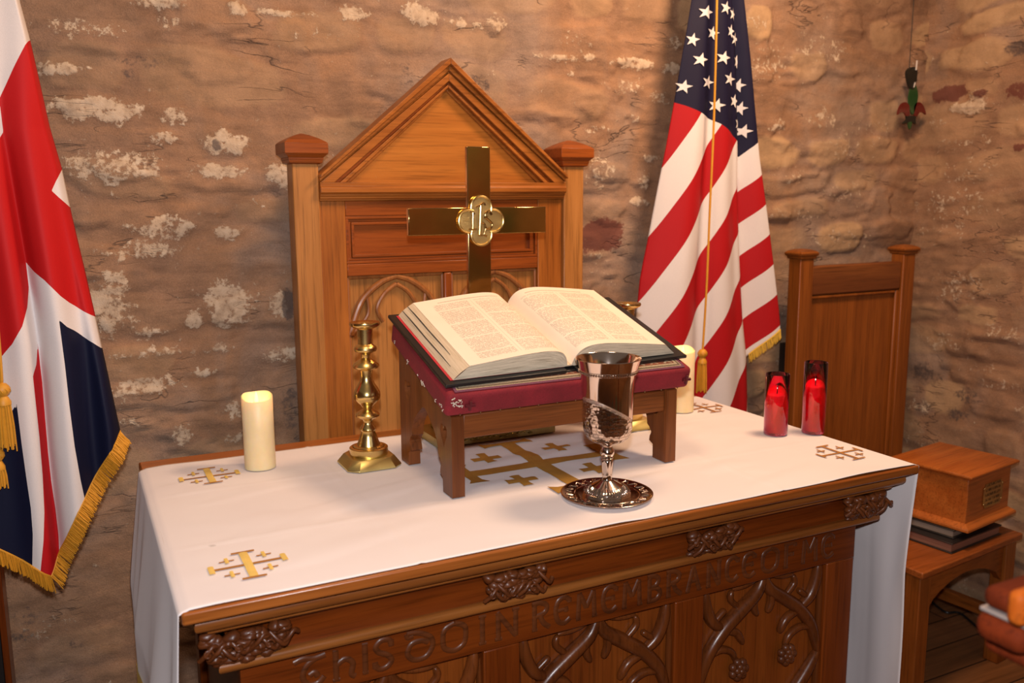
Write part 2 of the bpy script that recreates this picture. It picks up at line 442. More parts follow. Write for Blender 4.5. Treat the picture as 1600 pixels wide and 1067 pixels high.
mb = MB(); mb.box(-2.7, -2.6, -3.3, WY+.05, 0, ZT); o = mb.build('wall_left', MATS['stone']); tag(o, kind='structure')
def front_mat():
    m, nt, b = newmat('rear_wall_reflection_patches')  # invented colour patches, put on the wall for the brass cross to reflect
    n = noise(nt, coords(nt, (1.2, 1.2, 1.4)), 2.6, 2, .5, .6)
    L(nt, ramp(nt, n, [(.34, (.05, .10, .06)), (.42, (.10, .17, .11)), (.47, (.16, .09, .045)), (.53, (.20, .12, .06)), (.57, (.34, .035, .03)), (.66, (.12, .06, .035))]), b.inputs['Base Color'])
    b.inputs['Roughness'].default_value = .9; return m
mb = MB(); mb.box(-2.6, WX+.05, -3.3, -3.2, 0, ZT); o = mb.build('wall_front', front_mat()); tag(o, kind='structure')
def floor_mat():
    m, nt, b = newmat('floor_boards')
    co = coords(nt)
    br = N(nt, 'ShaderNodeTexBrick'); br.inputs['Scale'].default_value = 1.0
    br.inputs['Brick Width'].default_value = 1.8; br.inputs['Row Height'].default_value = 0.13; br.inputs['Mortar Size'].default_value = 0.003
    br.inputs['Color1'].default_value = (0.20, 0.085, 0.032, 1); br.inputs['Color2'].default_value = (0.27, 0.12, 0.05, 1)
    br.inputs['Mortar'].default_value = (0.02, 0.012, 0.008, 1); L(nt, co, br.inputs['Vector'])
    g = noise(nt, coords(nt, (3, 60, 60)), 1, 4)
    L(nt, mix(nt, 1.0, br.outputs['Color'], ramp(nt, g, [(0.3, 0.6), (0.7, 1.1)]), 'MULTIPLY'), b.inputs['Base Color'])
    b.inputs['Roughness'].default_value = 0.4
    return m
mb = MB(); mb.box(-2.6, WX+.05, -3.2, WY+.05, -0.04, 0); o = mb.build('floor', floor_mat()); tag(o, kind='structure')

# ------------------------------------------------------------------ altar
TH = 0.98
A = thing('altar_table', (0.75, 0.40, 0), 'carved brown oak altar with raised lettering and tracery under the white cloth', 'altar')
mb = MB(); mb.box(0.0, 1.502, 0.0, 0.815, TH-.020, TH)
o = mb.build('tabletop', wood('altar_top_oak', (0.24, 0.062, 0.010), (0.42, 0.130, 0.024), 'x', 0.28), A, 0.004)
# mouldings wrap three sides
def wrap(prof, name, mat):
    m_ = MB()
    for i in range(len(prof)):
        pass
    x0, x1, y0, y1 = 0.0, 1.502, 0.0, 0.815
    n = len(prof); vs = []; 
    for (sx, sy) in ((x0, y1, ), (x0, y0), (x1, y0), (x1, y1)):
        for oo, uu in prof:
            X = sx+oo if sx == x0 else sx-oo
            Y = sy+oo if sy == y0 else sy
            vs.append((X, Y, uu))
    fs = []
    for k in range(3):
        for i in range(n):
            j = (i+1) % n; fs.append((k*n+i, k*n+j, (k+1)*n+j, (k+1)*n+i))
    fs.append(tuple(range(n))); fs.append(tuple(3*n+i for i in range(n)))
    m_.add(vs, fs); return m_.build(name, mat, A, smooth=True, angle=30)
def arc(cx, cz, r, a0, a1, n=6): return [(cx+r*math.cos(math.radians(a0+(a1-a0)*i/n)), cz+r*math.sin(math.radians(a0+(a1-a0)*i/n))) for i in range(n+1)]
# cornice: fillet, big torus, small bead
p = [(0.09, TH-.0202), (0.012, TH-.0202), (0.015, TH-.023)]+arc(0.030, TH-.035, 0.0125, 110, 250, 8)+[(0.028, TH-.047), (0.036, TH-.049)]+arc(0.042, TH-.054, 0.005, 110, 260, 5)+[(0.052, TH-.062), (0.09, TH-.062)]
wrap(p, 'cornice_moulding', wood('altar_moulding_oak', (0.17, 0.048, 0.009), (0.32, 0.110, 0.022), 'x', 0.3))
# hollow frieze board
p = [(0.12, TH-.060), (0.057, TH-.060), (0.062, TH-.066), (0.068, TH-.085), (0.069, TH-.105), (0.066, TH-.120), (0.12, TH-.120)]
wrap(p, 'hollow_frieze', alt('x'))
zb = TH-.124
p = [(0.12, zb+.006), (0.066, zb+.006)]+arc(0.060, zb-.002, 0.009, 80, 280, 7)+[(0.066, zb-.014), (0.12, zb-.014)]
wrap(p, 'bead_moulding', wood('altar_moulding_oak', (0, 0, 0), (0, 0, 0)))
YF = 0.075       # face of the lettered rail
zl1 = zb-.012; zl0 = 0.762
mb = MB(); mb.box(0.085, 1.405, YF, YF+.03, zl0, zl1+.004); mb.build('lettered_rail', alt('x'), A, 0.002)
xs = [0.085, 0.150, 0.500, 0.572, 0.918, 0.990, 1.325, 1.405]
for a, b in ((0, 1), (2, 3), (4, 5), (6, 7)):
    mb = MB(); mb.box(xs[a], xs[b], YF+.0005, YF+.03, 0.12, zl0-.0003); mb.build('stile', alt('z'), A, 0.003)
mb = MB(); mb.box(0.085, 1.405, YF-.005, YF+.035, 0.0, 0.12); mb.build('bottom_rail', alt('x'), A, 0.003)
for a, b in ((1, 2), (3, 4), (5, 6)):
    mb = MB(); mb.box(xs[a]-.003, xs[b]+.003, YF+.022, YF+.028, 0.121, zl0-.001)
    mb.build('panel', wood('altar_panel_oak', (0.14, 0.028, 0.004), (0.26, 0.066, 0.009), 'z', 0.34), A)
# side frames and back legs, top rails
for x0, x1 in ((0.088, 0.128), (1.362, 1.402)):
    mb = MB(); mb.box(x0, x1, .70, .76, 0, TH-.0205); mb.build('leg', alt('z'), A, 0.003)
    mb = MB(); mb.box(x0+.004, x1-.004, YF+.031, .699, TH-.20, TH-.0205); mb.box(x0+.004, x1-.004, YF+.031, .699, .05, .12); mb.box(x0+.014, x1-.014, YF+.031, .699, .1205, TH-.2005); mb.build('side_panel', alt('y'), A, 0.002)

# tracery: ribs read from the right hand panel, mirrored in each panel
def rib(m_, pts, r, n=6, w=None):
    P3 = spline([(x, YF+.016, z) for x, z in pts], n); k = len(P3)
    rr = [r*(1-(0.55*abs(2*i/(k-1)-1)**3)) for i in range(k)]
    m_.tube(P3, rr, 10, flat=1.15, up=(0, 1, 0))
def petal_rose(m_, x, z, r):
    for ring, (n, rad, s, yy) in enumerate(((7, .72, .42, 0), (5, .38, .34, -.006), (1, 0, .30, -.010))):
        for k in range(n):
            a = 2*PI*k/n+ring*.5; c = Vector((x+math.cos(a)*rad*r, YF+.006+yy, z+math.sin(a)*rad*r))
            prof = [(s*r*math.cos(t*PI/8), s*r*math.sin(t*PI/8)) for t in range(-4, 5)]
            vs = []; fs = []; nn = 10
            for rr, hh in prof:
                for q in range(nn):
                    b = 2*PI*q/nn; vs.append(c+Vector((rr*math.cos(b), hh*.9, rr*math.sin(b))))
            for i in range(8):
                for q in range(nn): fs.append((i*nn+q, i*nn+(q+1) % nn, (i+1)*nn+(q+1) % nn, (i+1)*nn+q))
            m_.add(vs, fs)
for (a, b) in ((1, 2), (3, 4), (5, 6)):
    cx = (xs[a]+xs[b])/2; hw = (xs[b]-xs[a])/2; T = zl0
    m_ = MB(); roses = []
    for s in (-1, 1):
        X = lambda u: cx+s*u*hw
        rib(m_, [(X(0), T+.004), (X(.10), T-.030), (X(.36), T-.062), (X(.62), T-.095), (X(.86), T-.145), (X(.985), T-.21)], .0150)
        rib(m_, [(X(.985), T-.21), (X(.80), T-.25), (X(.52), T-.30), (X(.20), T-.345), (X(0), T-.40)], .0150)
        rib(m_, [(X(.62), T-.095), (X(.80), T-.072), (X(.90), T-.035), (X(.93), T+.002)], .0125)
        rib(m_, [(X(.80), T-.078), (X(.66), T-.060), (X(.60), T-.052)], .007)
        rib(m_, [(X(.36), T-.060), (X(.52), T-.034), (X(.50), T-.014)], .007)
        rib(m_, [(X(.50), T-.012), (X(.30), T-.010), (X(.12), T-.002)], .006)
        rib(m_, [(X(.12), T-.030), (X(.14), T-.062), (X(.08), T-.085)], .008)
        rib(m_, [(X(.62), T-.100), (X(.42), T-.110), (X(.30), T-.140)], .009)
        rib(m_, [(X(.88), T-.150), (X(.66), T-.140), (X(.48), T-.152), (X(.40), T-.178)], .008)
        rib(m_, [(X(.985), T-.02), (X(.985), T-.2), (X(.985), .14)], .007, 2)
        roses.append((X(.40), T-.190))
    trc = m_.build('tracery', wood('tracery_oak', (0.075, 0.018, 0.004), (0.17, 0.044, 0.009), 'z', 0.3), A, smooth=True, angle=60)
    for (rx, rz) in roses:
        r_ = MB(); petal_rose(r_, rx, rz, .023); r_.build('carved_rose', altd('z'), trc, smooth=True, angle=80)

# raised letters: stroke alphabet of rounded gothic capitals on a unit box
def S(*p): return list(p)
GL = {
 'T': (0.85, [S((0, .92), (.25, 1), (.55, .93), (.85, .98)), S((.62, .94), (.35, .75), (.22, .4), (.35, .08), (.62, .05), (.80, .25)), S((.40, .38), (.55, .45), (.62, .3))]),
 'h': (0.62, [S((0, 1), (.08, .98)), S((.08, 1.02), (.08, 0)), S((.08, .5), (.35, .66), (.55, .45), (.50, .1), (.60, -.02)), S((-.02, 0), (.18, 0))]),
 'I': (0.16, [S((.08, 1), (.08, 0)), S((0, 1), (.16, 1)), S((0, 0), (.16, 0))]),
 'S': (0.50, [S((.48, .82), (.40, .98), (.18, .99), (.03, .80), (.12, .60), (.36, .44), (.48, .22), (.34, .02), (.12, .0), (0, .18)), S((.48, .95), (.48, .74)), S((0, .28), (0, .06))]),
 'D': (0.62, [S((.02, 1), (.28, .96), (.55, .72), (.60, .38), (.45, .04), (.18, .02), (.03, .28), (.12, .60), (.34, .66), (.50, .55)), S((.02, 1), (.05, .88), (.16, .90))]),
 'O': (0.58, [S((.29, 1), (.52, .84), (.56, .5), (.50, .15), (.28, 0), (.06, .16), (.02, .5), (.07, .84), (.29, 1))]),
 'N': (0.56, [S((.08, 0), (.08, 1)), S((.06, 1), (.48, 0)), S((.48, 0), (.48, 1)), S((0, 0), (.16, 0)), S((.40, 1), (.56, 1))]),
 'R': (0.52, [S((.08, 0), (.08, 1)), S((0, 1), (.28, 1), (.46, .84), (.40, .60), (.10, .50)), S((.24, .52), (.36, .2), (.54, 0)), S((0, 0), (.16, 0))]),
 'E': (0.48, [S((.46, .86), (.30, 1), (.10, .88), (.02, .5), (.10, .12), (.30, 0), (.48, .14)), S((.04, .52), (.34, .54)), S((.34, .62), (.36, .44)), S((.46, .78), (.46, .94))]),
 'M': (0.66, [S((.06, 0), (.10, 1)), S((.10, 1), (.33, .40)), S((.33, .40), (.56, 1)), S((.56, 1), (.60, 0)), S((0, 0), (.14, 0)), S((.52, 0), (.68, 0))]),
 'B': (0.48, [S((.08, 0), (.08, 1)), S((0, 1), (.26, 1), (.40, .82), (.30, .58), (.08, .53)), S((.08, .53), (.34, .48), (.46, .25), (.32, .02), (0, 0))]),
 'A': (0.56, [S((.06, 0), (.26, 1)), S((.26, 1), (.50, 0)), S((.14, .38), (.42, .38)), S((.16, 1), (.34, 1)), S((0, 0), (.13, 0)), S((.42, 0), (.58, 0))]),
 'C': (0.46, [S((.44, .84), (.28, 1), (.08, .86), (.02, .5), (.08, .14), (.28, 0), (.46, .16)), S((.45, .76), (.45, .94))]),
 'F': (0.40, [S((.08, 0), (.08, 1)), S((0, 1), (.40, 1)), S((.08, .54), (.30, .54)), S((0, 0), (.16, 0)), S((.40, 1), (.40, .86)), S((.30, .62), (.30, .46))]),
}
def zrow(px, py): return ony(px, py, YF).z
words = [('ThIS', 457, 612), ('DO', 634, 729), ('IN', 748, 811), ('REMEMBRANCE', 831, 1179), ('OF', 1190, 1241), ('ME', 1252, 1301)]
LZ0, LZ1 = 0.779, 0.829
for wd, pa, pb in words:
    xa = ony(pa, 1000, YF).x if pa < 700 else ony(pa, 1000-(pa-700)*.23, YF).x
    xb = ony(pb, 1000, YF).x if pb < 700 else ony(pb, 1000-(pb-700)*.23, YF).x
    gap = 0.20; tot = sum(GL[c][0] for c in wd)+gap*(len(wd)-1); k = (xb-xa)/tot; x = xa
    for c in wd:
        wd_, st = GL[c]; m_ = MB()
        for s in st:
            P2 = [(x+u*k, YF-.0005, LZ0+v*(LZ1-LZ0)) for u, v in s]
            P2 = spline(P2, 5) if len(P2) > 2 else [Vector(P2[0]), Vector(P2[1])]
            m_.tube(P2, 0.0050 if len(s) > 1 and (len(s) > 2 or abs(s[0][0]-s[1][0]) < .5*abs(s[0][1]-s[1][1])) else .0034, 8, flat=.5, up=(0, 1, 0))
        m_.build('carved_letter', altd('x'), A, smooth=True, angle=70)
        x += (wd_+gap)*k

# carved foliage bosses in the hollow frieze
def foliage(cx, w_, seed, name='carved_foliage', corner=0):
    rng = random.Random(seed); m_ = MB()
    def blob(c, rx, ry, rz, ph):
        nn = 10; vs = []; fs = []
        for i in range(7):
            t = -PI/2+PI*i/6
            for q in range(nn):
                b = 2*PI*q/nn; lobed = 1+.16*math.sin(3*b+ph)
                vs.append(Vector(c)+Vector((math.cos(t)*math.cos(b)*rx*lobed, math.sin(t)*ry, math.cos(t)*math.sin(b)*rz*lobed)))
        for i in range(6):
            for q in range(nn): fs.append((i*nn+q, i*nn+(q+1) % nn, (i+1)*nn+(q+1) % nn, (i+1)*nn+q))
        m_.add(vs, fs)
    zt, zb_ = TH-.066, TH-.117
    for i in range(75):
        u = rng.uniform(-1, 1); v = rng.uniform(0, 1)
        hwid = w_/2*(1.0-.25*(1-v)); x = cx+u*hwid; zz = zb_+v*(zt-zb_)
        y = 0.060-.022*v*(1-.5*u*u)+rng.uniform(-.004, .002)
        blob((x, y, zz), rng.uniform(.008, .015), rng.uniform(.006, .012), rng.uniform(.006, .010), rng.uniform(0, 6))
    for i in range(9):
        u = -0.95+1.9*i/8; x = cx+u*w_/2
        sg = rng.choice((-1, 1)); zz = (zt+zb_)/2+rng.uniform(-.008, .01)
        m_.tube(spline([(x-.012, .042, zz-.012*sg), (x-.002, .034, zz), (x+.008, .036, zz+.010*sg), (x+.016, .042, zz+.004*sg)], 5), [.0038]*16, 7)
        if i % 3 == 0:
            c = Vector((x, .034, zz)); 
            m_.tube([c+Vector((math.cos(t*.5)*.0075*(1-t*.05), -.001*t*.3, math.sin(t*.5)*.0075*(1-t*.05))) for t in range(16)], .0020, 6)
    if corner:
        for i in range(26):
            v = rng.random(); y = .05+rng.random()*.10; zz = zb_+v*(zt-zb_)
            x = (0.060-.022*v) if corner < 0 else (1.502-.060+.022*v)
            blob((x, y, zz), .009, rng.uniform(.008, .012), rng.uniform(.007, .010), rng.uniform(0, 6))
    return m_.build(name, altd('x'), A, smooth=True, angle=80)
foliage(ony(392, 1000, .05).x-.005, .125, 1, corner=-1)
foliage(ony(806, 912, .05).x, .110, 2)
foliage(ony(1113, 845, .05).x, .110, 3)
foliage(1.402, .115, 4, corner=1)

# ------------------------------------------------------------------ altar cloth
def cloth_mat(name='white_linen', col=(0.80, 0.745, 0.73)):
    m, nt, b = newmat(name)
    co = coords(nt)
    wv = N(nt, 'ShaderNodeTexChecker'); 
    n1 = noise(nt, co, 3.5, 3); n2 = noise(nt, co, 900, 2)
    c = mix(nt, 1.0, col, ramp(nt, n1, [(0.3, (0.95, 0.94, 0.95)), (0.7, (1, 1, 1))]), 'MULTIPLY')
    spot = ramp(nt, noise(nt, coords(nt), 17, 2, 0.3), [(0.79, 0), (0.80, 1)])
    L(nt, mix(nt, math_(nt, 'MULTIPLY', spot, .5), c, (0.35, 0.30, 0.27)), b.inputs['Base Color'])
    b.inputs['Roughness'].default_value = 0.9; b.inputs['Sheen Weight'].default_value = 0.2
    b.inputs['Specular IOR Level'].default_value = 0.2
    bump(nt, b, n2, 0.25, 0.0004)
    return m
YX_ = 0.66; PLc = onz(948, 778, TH)
CY0, CY1 = 0.004, 0.750; XL, XR = 0.0, 1.502; DROP = 0.62
def cloth_pt(s, y):
    """s arclength from the left drape's hem"""
    r = 0.010; q = r*PI/2; top = XR-XL-2*r; n = fbm(np.array([s]), np.array([y]), 1, 1, 5)
    return None
svals = np.concatenate([np.linspace(-DROP, -.02, 60), np.linspace(-.016, .016, 9), np.linspace(.02, 1.482, 190), np.linspace(1.486, 1.518, 9), np.linspace(1.524, 1.502+DROP, 60)])
yvals = np.linspace(CY0, CY1, 96)
Sg, Yg = np.meshgrid(svals, yvals)
X = np.where(Sg < 0, XL-.004, np.where(Sg > 1.502, XR+.004, Sg)); Zc = np.full_like(X, TH+.0022)
dl = np.clip(-Sg, 0, 9); dr = np.clip(Sg-1.502, 0, 9)
rr = 0.012
for d, sgn, xe in ((dl, -1, XL), (dr, 1, XR)):
    mk = d > 0
    Zc = np.where(mk, TH+.0022-d, Zc)
# rounded bend
e = np.minimum(np.abs(Sg-0), np.abs(Sg-1.502)); Zc = np.where(e < rr, Zc-(rr-e)*.28, Zc)
fold = (fbm(Yg, dl+dr, 6.5, 1.2, 15, 3)-.45)
fold2 = np.sin(Yg*33+2*np.sin(Yg*9))*.5
amp = np.clip((dl+dr)/.25, 0, 1)
X = X-(dl > 0)*((.012+.02*fold+.008*fold2+.02)*amp)+(dr > 0)*((.010+.045*fold+.006*fold2)*amp)
# the hems turn inward a little at the front corner
X = X+(dr > 0)*(-.03*amp*np.clip(1-Yg/.12, 0, 1))+(dl > 0)*(.014*amp*np.clip(1-Yg/.2, 0, 1))
Yc = Yg+(dl > 0)*(dl*.02)-(dr > 0)*0
# wrinkles of the laid sheet and pressed fold lines
top = ((dl+dr) == 0)*np.clip(np.minimum(np.minimum(Sg, 1.502-Sg), .05)/.05, 0, 1)
wr_ = np.abs(fbm(Sg*.7+Yg*1.2, Yg-.25*Sg, 5, 13, 61, 3)-.45)
near = np.exp(-((Sg-.80)**2/.06+(Yg-.36)**2/.035))
Zc = Zc+top*(.0011*(fbm(Sg, Yg, 6, 20, 78, 3)))
SUP = [(.535, .28, .035), (.535, .52, .04), (1.03, .28, .04), (1.03, .52, .04), (PLc.x, PLc.y, .095), (.44, .545, .07), (.23, .61, .045), (1.38, .31, .04), (1.47, .28, .04), (1.33, .62, .045), (1.11, .56, .07)]
prs = np.ones_like(Zc)
for a_, b_, r_ in SUP: prs *= np.clip((np.sqrt((Sg-a_)**2+(Yg-b_)**2)-r_)/.03, 0, 1)
prs *= 1-np.clip((.21-np.abs(Sg-.79))/.02, 0, 1)*np.clip((.12-np.abs(Yg-YX_))/.02, 0, 1)
Zc = Zc+top*prs*(.020*np.clip(fbm(Sg+.35*Yg, Yg-.30*Sg, 4.5, 15, 91, 2)-.42, 0, 1)*(.6+1.3*near)+.012*np.clip(fbm(Sg-.6*Yg, Yg+.5*Sg, 3, 9, 93, 2)-.4, 0, 1)*(.6+1.2*near))
for xf in (.36, 1.12): Zc = Zc+top*.0012*np.exp(-((Sg-xf)/.004)**2)
for yf in (.24, .53): Zc = Zc+top*.0010*np.exp(-((Yg-yf)/.004)**2)
CL = thing('altar_cloth', (0.75, 0.39, TH), 'white linen altar cloth with gold crosses, hanging over both ends of the altar', 'altar cloth')
V = np.stack([X, Yc, Zc], -1).reshape(-1, 3)
cl = grid_mesh('linen_sheet', V, len(svals), len(yvals), cloth_mat(), {}, CL)
so = cl.modifiers.new('thick', 'SOLIDIFY'); so.thickness = 0.0012; so.offset = -1
# hem roll at the front corner drop
from bisect import bisect
def cloth_z(x, y):
    i = int(np.argmin(np.abs(svals-x))); j = int(np.argmin(np.abs(yvals-y))); return float(Zc[j, i])
def patch(m_, poly, lift=.0016):
    """poly on the cloth top: draped, triangulated densely as strips"""
    poly = [Vector((a, b, 0)) for a, b in poly]
    P = []
    n = len(poly)
    vs = [(p.x, p.y, cloth_z(p.x, p.y)+lift) for p in poly]; m_.add(vs, [tuple(range(n))])
def bar(m_, a, b, w_, flare=1.0, lift=.0016, nseg=12):
    a = Vector((a[0], a[1], 0)); b = Vector((b[0], b[1], 0)); t = (b-a).normalized(); q = Vector((-t.y, t.x, 0))
    vs = []; fs = []
    for i in range(nseg+1):
        u = i/nseg; c = a.lerp(b, u); ww = w_/2*(1+(flare-1)*max(0, abs(2*u-1)-.7)/.3)
        for sg in (-1, -.34, .34, 1):
            p = c+q*(ww*sg); z = cloth_z(p.x, p.y)+lift+(.0007 if abs(sg) < .5 else 0); vs.append((p.x, p.y, z))
    for i in range(nseg):
        for k in range(3): fs.append((i*4+k, i*4+k+1, (i+1)*4+k+1, (i+1)*4+k))
    m_.add(vs, fs)
def corner_cross(cx, cy, h, allb):
    m_ = MB()
    m_.m = 1; bar(m_, (cx-h, cy), (cx+h, cy), .0075)
    m_.m = 1 if allb else 0; bar(m_, (cx, cy-h*.92), (cx, cy+h*.92), .0075 if allb else .0135, lift=.0024)
    for s in (-1, 1):
        m_.m = 1 if allb else 0; bar(m_, (cx+s*h, cy-h*.27), (cx+s*h, cy+h*.27), .0065 if allb else .009, lift=.0022, nseg=4)
        m_.m = 1; bar(m_, (cx-h*.33, cy+s*h*.95), (cx+h*.33, cy+s*h*.95), .0062, lift=.0026, nseg=5)
        for t in (-1, 1):
            ax, ay = cx+s*h*.52, cy+t*h*.50; g = h*.21
            m_.m = 1; bar(m_, (ax-g, ay), (ax+g, ay), .0045, nseg=3)
            m_.m = 1 if allb else 0; bar(m_, (ax, ay-g), (ax, ay+g), .0045 if allb else .006, lift=.0022, nseg=3)
    return m_.build('embroidered_cross', [GOLDT, BRONT], CL, label='gold cross at a corner of the cloth')
corner_cross(.114, .122, .056, 0); corner_cross(.125, .622, .056, 0)
corner_cross(1.412, .138, .056, 1); corner_cross(1.441-.03, .618, .056, 1)
m_ = MB(); cc = onz(843, 727, TH); cx, cy = cc.x, cc.y; H_ = .170
MGOLD = metal('dull_gold_braid', (0.60, 0.35, 0.075), 0.46, 0.8, 600); MGOLD.node_tree.nodes['Principled BSDF'].inputs['Metallic'].default_value = .6
bar(m_, (cx-H_, cy), (cx+H_, cy), .036, nseg=40); bar(m_, (cx, cy-H_), (cx, cy+H_), .036, lift=.0022, nseg=40)
for s in (-1, 1):
    bar(m_, (cx+s*H_, cy-.062), (cx+s*H_, cy+.062), .024, 1.9, lift=.0026, nseg=14)
    bar(m_, (cx-.062, cy+s*H_), (cx+.062, cy+s*H_), .024, 1.9, lift=.0028, nseg=14)
    for t in (-1, 1):
        ax, ay = cx+s*.088, cy+t*.085
        bar(m_, (ax-.034, ay), (ax+.034, ay), .020, 1.15, lift=.0018); bar(m_, (ax, ay-.034), (ax, ay+.034), .020, 1.15, lift=.0022)
m_.build('embroidered_cross', MGOLD, CL, label='large gold cross in the middle of the cloth')
# the broad gold cross on the left drape (its top arm shows)
m_ = MB()
j0 = int(np.argmin(np.abs(yvals-.50)))
def drape_x(y, z):
    j = int(np.argmin(np.abs(yvals-y))); i = int(np.argmin(np.abs(Zc[j, :69]-z))); return float(X[j, i])
def dbar(y0, y1, z0, z1):
    n = 8; vs = []; fs = []
    for i in range(n+1):
        for k in range(n+1):
            y = y0+(y1-y0)*i/n; z = z0+(z1-z0)*k/n; vs.append((drape_x(y, z)-.0022, y, z))
    for i in range(n):
        for k in range(n): fs.append((i*(n+1)+k, i*(n+1)+k+1, (i+1)*(n+1)+k+1, (i+1)*(n+1)+k))
    m_.add(vs, fs)
dbar(.43, .56, .625, .66); dbar(.475, .515, .40, .64)
m_.build('embroidered_cross', GOLDT, CL, label='gold cross on the hanging left end')

# ------------------------------------------------------------------ throne behind the altar
YT = 0.955
def PX(px, py, y=YT): p = ony(px, py, y); return p.x, p.z
TR = thing('throne_chair', (0.84, 1.0, 0), 'tall oak throne chair with gabled back behind the altar', 'chair')
def xz(px, py, y=YT): return PX(px, py, y)
def post(x0, x1, y0, y1, ztop, parent, matf, capname='post_cap'):
    m_ = MB(); m_.box(x0, x1, y0, y1, 0, ztop); m_.build('post', matf('z'), parent, 0.003)
lx0, lx1 = xz(463, 400)[0], xz(503, 400)[0]; rx1 = xz(911, 400)[0]; rx0 = rx1-(lx1-lx0)
PY0, PY1 = YT, YT+.062
zc = xz(480, 250)[1]
for x0, x1 in ((lx0, lx1), (rx0, rx1)):
    cx, cy = (x0+x1)/2, (PY0+PY1)/2; h = (x1-x0)/2
    m_ = MB(); m_.box(x0, x1, PY0, PY1, 0, zc-.006); m_.build('post', oakp('z'), TR, 0.003)
    m_ = MB(); zt = zc-.010
    seq = [(h+.001, zt), (h+.008, zt+.003), (h+.010, zt+.010), (h+.011, zt+.011), (h+.011, zt+.016), (h+.017, zt+.022), (h+.021, zt+.026), (h+.021, zt+.050), (h+.017, zt+.054), (h+.004, zt+.062), (h*.5, zt+.071), (0.003, zt+.075)]
    for (a0, z0), (a1, z1) in zip(seq, seq[1:]): m_.frust(cx, cy, z0, z1, a0, a1)
    m_.build('post_cap', oakr('x'), TR, 0.0015)
bx0, bx1 = lx1, rx0; zc0 = xz(503, 314)[1]; zc1 = xz(503, 285)[1]
# cornice rail under the gable
m_ = MB(); yb = YT+.004
pf = [(-.045, zc0), (.004, zc0), (.004, zc0+.004), (.009, zc0+.006), (.009, zc0+.010), (.013, zc0+.013), (.013, zc0+.016), (.020, zc0+.021), (.020, zc0+.032), (.014, zc0+.036), (.014, zc1), (-.045, zc1)]
m_.moulding(pf, (bx0+.0005, yb, 0), (bx1-.0005, yb, 0), (0, -1, 0)); m_.build('cornice_rail', oak('x'), TR, 0.001)
# gable
ax_, az_ = xz(703, 92); cxg = (bx0+bx1)/2
ztip = az_; zg = zc1
tri_in = [(xz(549, 285)[0], zg), (xz(842, 287)[0], zg), (cxg, xz(699, 142)[1])]
m_ = MB(); m_.prism([(bx0+.01, zg), (bx1-.01, zg), (cxg, ztip-.02)], YT+.016, YT+.030); m_.build('gable_panel', wood('gable_oak', (0.38, 0.125, 0.018), (0.52, 0.190, 0.031), 'x'), TR)
zsh = zg+.020
for s in (-1, 1):
    # raking moulding in three steps
    xo = bx0 if s < 0 else bx1
    th = 0.0
    lay = [(1.0, .80, -.024, .045), (.80, .62, -.012, .045), (.62, .54, -.002, .045), (.54, .30, -.010, .045), (.30, .20, .001, .045), (.20, .10, -.004, .045), (.10, 0.0, .009, .045)]
    inx = tri_in[0][0] if s < 0 else tri_in[1][0]
    top_o, top_i = ztip, tri_in[2][1]
    for f1, f0, ya, yb_ in lay:
        # base line points
        def P_(f):   # f=1 outer, 0 inner
            if f > .55: g = (f-.55)/.45; bxp, bz = xo, zg+g*(zsh-zg)
            else: bxp, bz = inx+(xo-inx)*(f/.55), zg
            return (bxp, bz), (cxg, top_i+(top_o-top_i)*f)
        (a, at_), (b, bt) = P_(f1), P_(f0)
        poly = [a, b, bt, at_]
        poly = [a, at_, bt, b]
        m2 = MB(); m2.prism(poly, YT+ya, YT+yb_-.002)
        m2.build('raking_moulding', oak('x') if f1 not in (.30,) else oakr('x'), TR, 0.0015)
# stiles, rails, panels below
YP = YT+.010
zbot = 0.42
sx1 = xz(543, 380)[0]; sx2 = xz(843, 380)[0]
m_ = MB(); m_.box(bx0, sx1, YP, YP+.03, zbot, zc0); m_.build('back_stile', oak('z'), TR, 0.002)
m_ = MB(); m_.box(sx2, bx1, YP, YP+.03, zbot, zc0); m_.build('back_stile', oak('z'), TR, 0.002)
zr1 = xz(600, 337)[1]; zr2 = xz(600, 411)[1]; zr3 = xz(600, 430)[1]
for za, zb2 in ((zr1, zc0), (zr3, zr2), (zbot, zbot+.09), (.86, .93)):
    m_ = MB(); m_.box(sx1+.0004, sx2-.0004, YP+.001, YP+.03, za, zb2-.0004); m_.build('back_rail', oakr('x'), TR, 0.002)
m_ = MB(); m_.box(sx1, sx2, YP+.018, YP+.026, zr2, zr1); m_.build('back_panel', oakr('x'), TR)
def frame_mould(m_, x0, x1, z0, z1, y, w_=.014):
    for i, (q, yy) in enumerate(((0, 0), (w_*.35, .006), (w_*.7, .003))):
        a = q; b = q+w_*.32
        m_.box(x0+a, x1-a, y+yy, y+.018, z1-b, z1-a); m_.box(x0+a, x1-a, y+yy, y+.018, z0+a, z0+b)
        m_.box(x0+a, x0+b, y+yy, y+.018, z0+b, z1-b); m_.box(x1-b, x1-a, y+yy, y+.018, z0+b, z1-b)
m_ = MB(); frame_mould(m_, sx1+.0005, sx2-.0005, zr2+.0005, zr1-.0005, YP+.002, .022); m_.build('panel_moulding', oakr('x'), TR, 0.001)
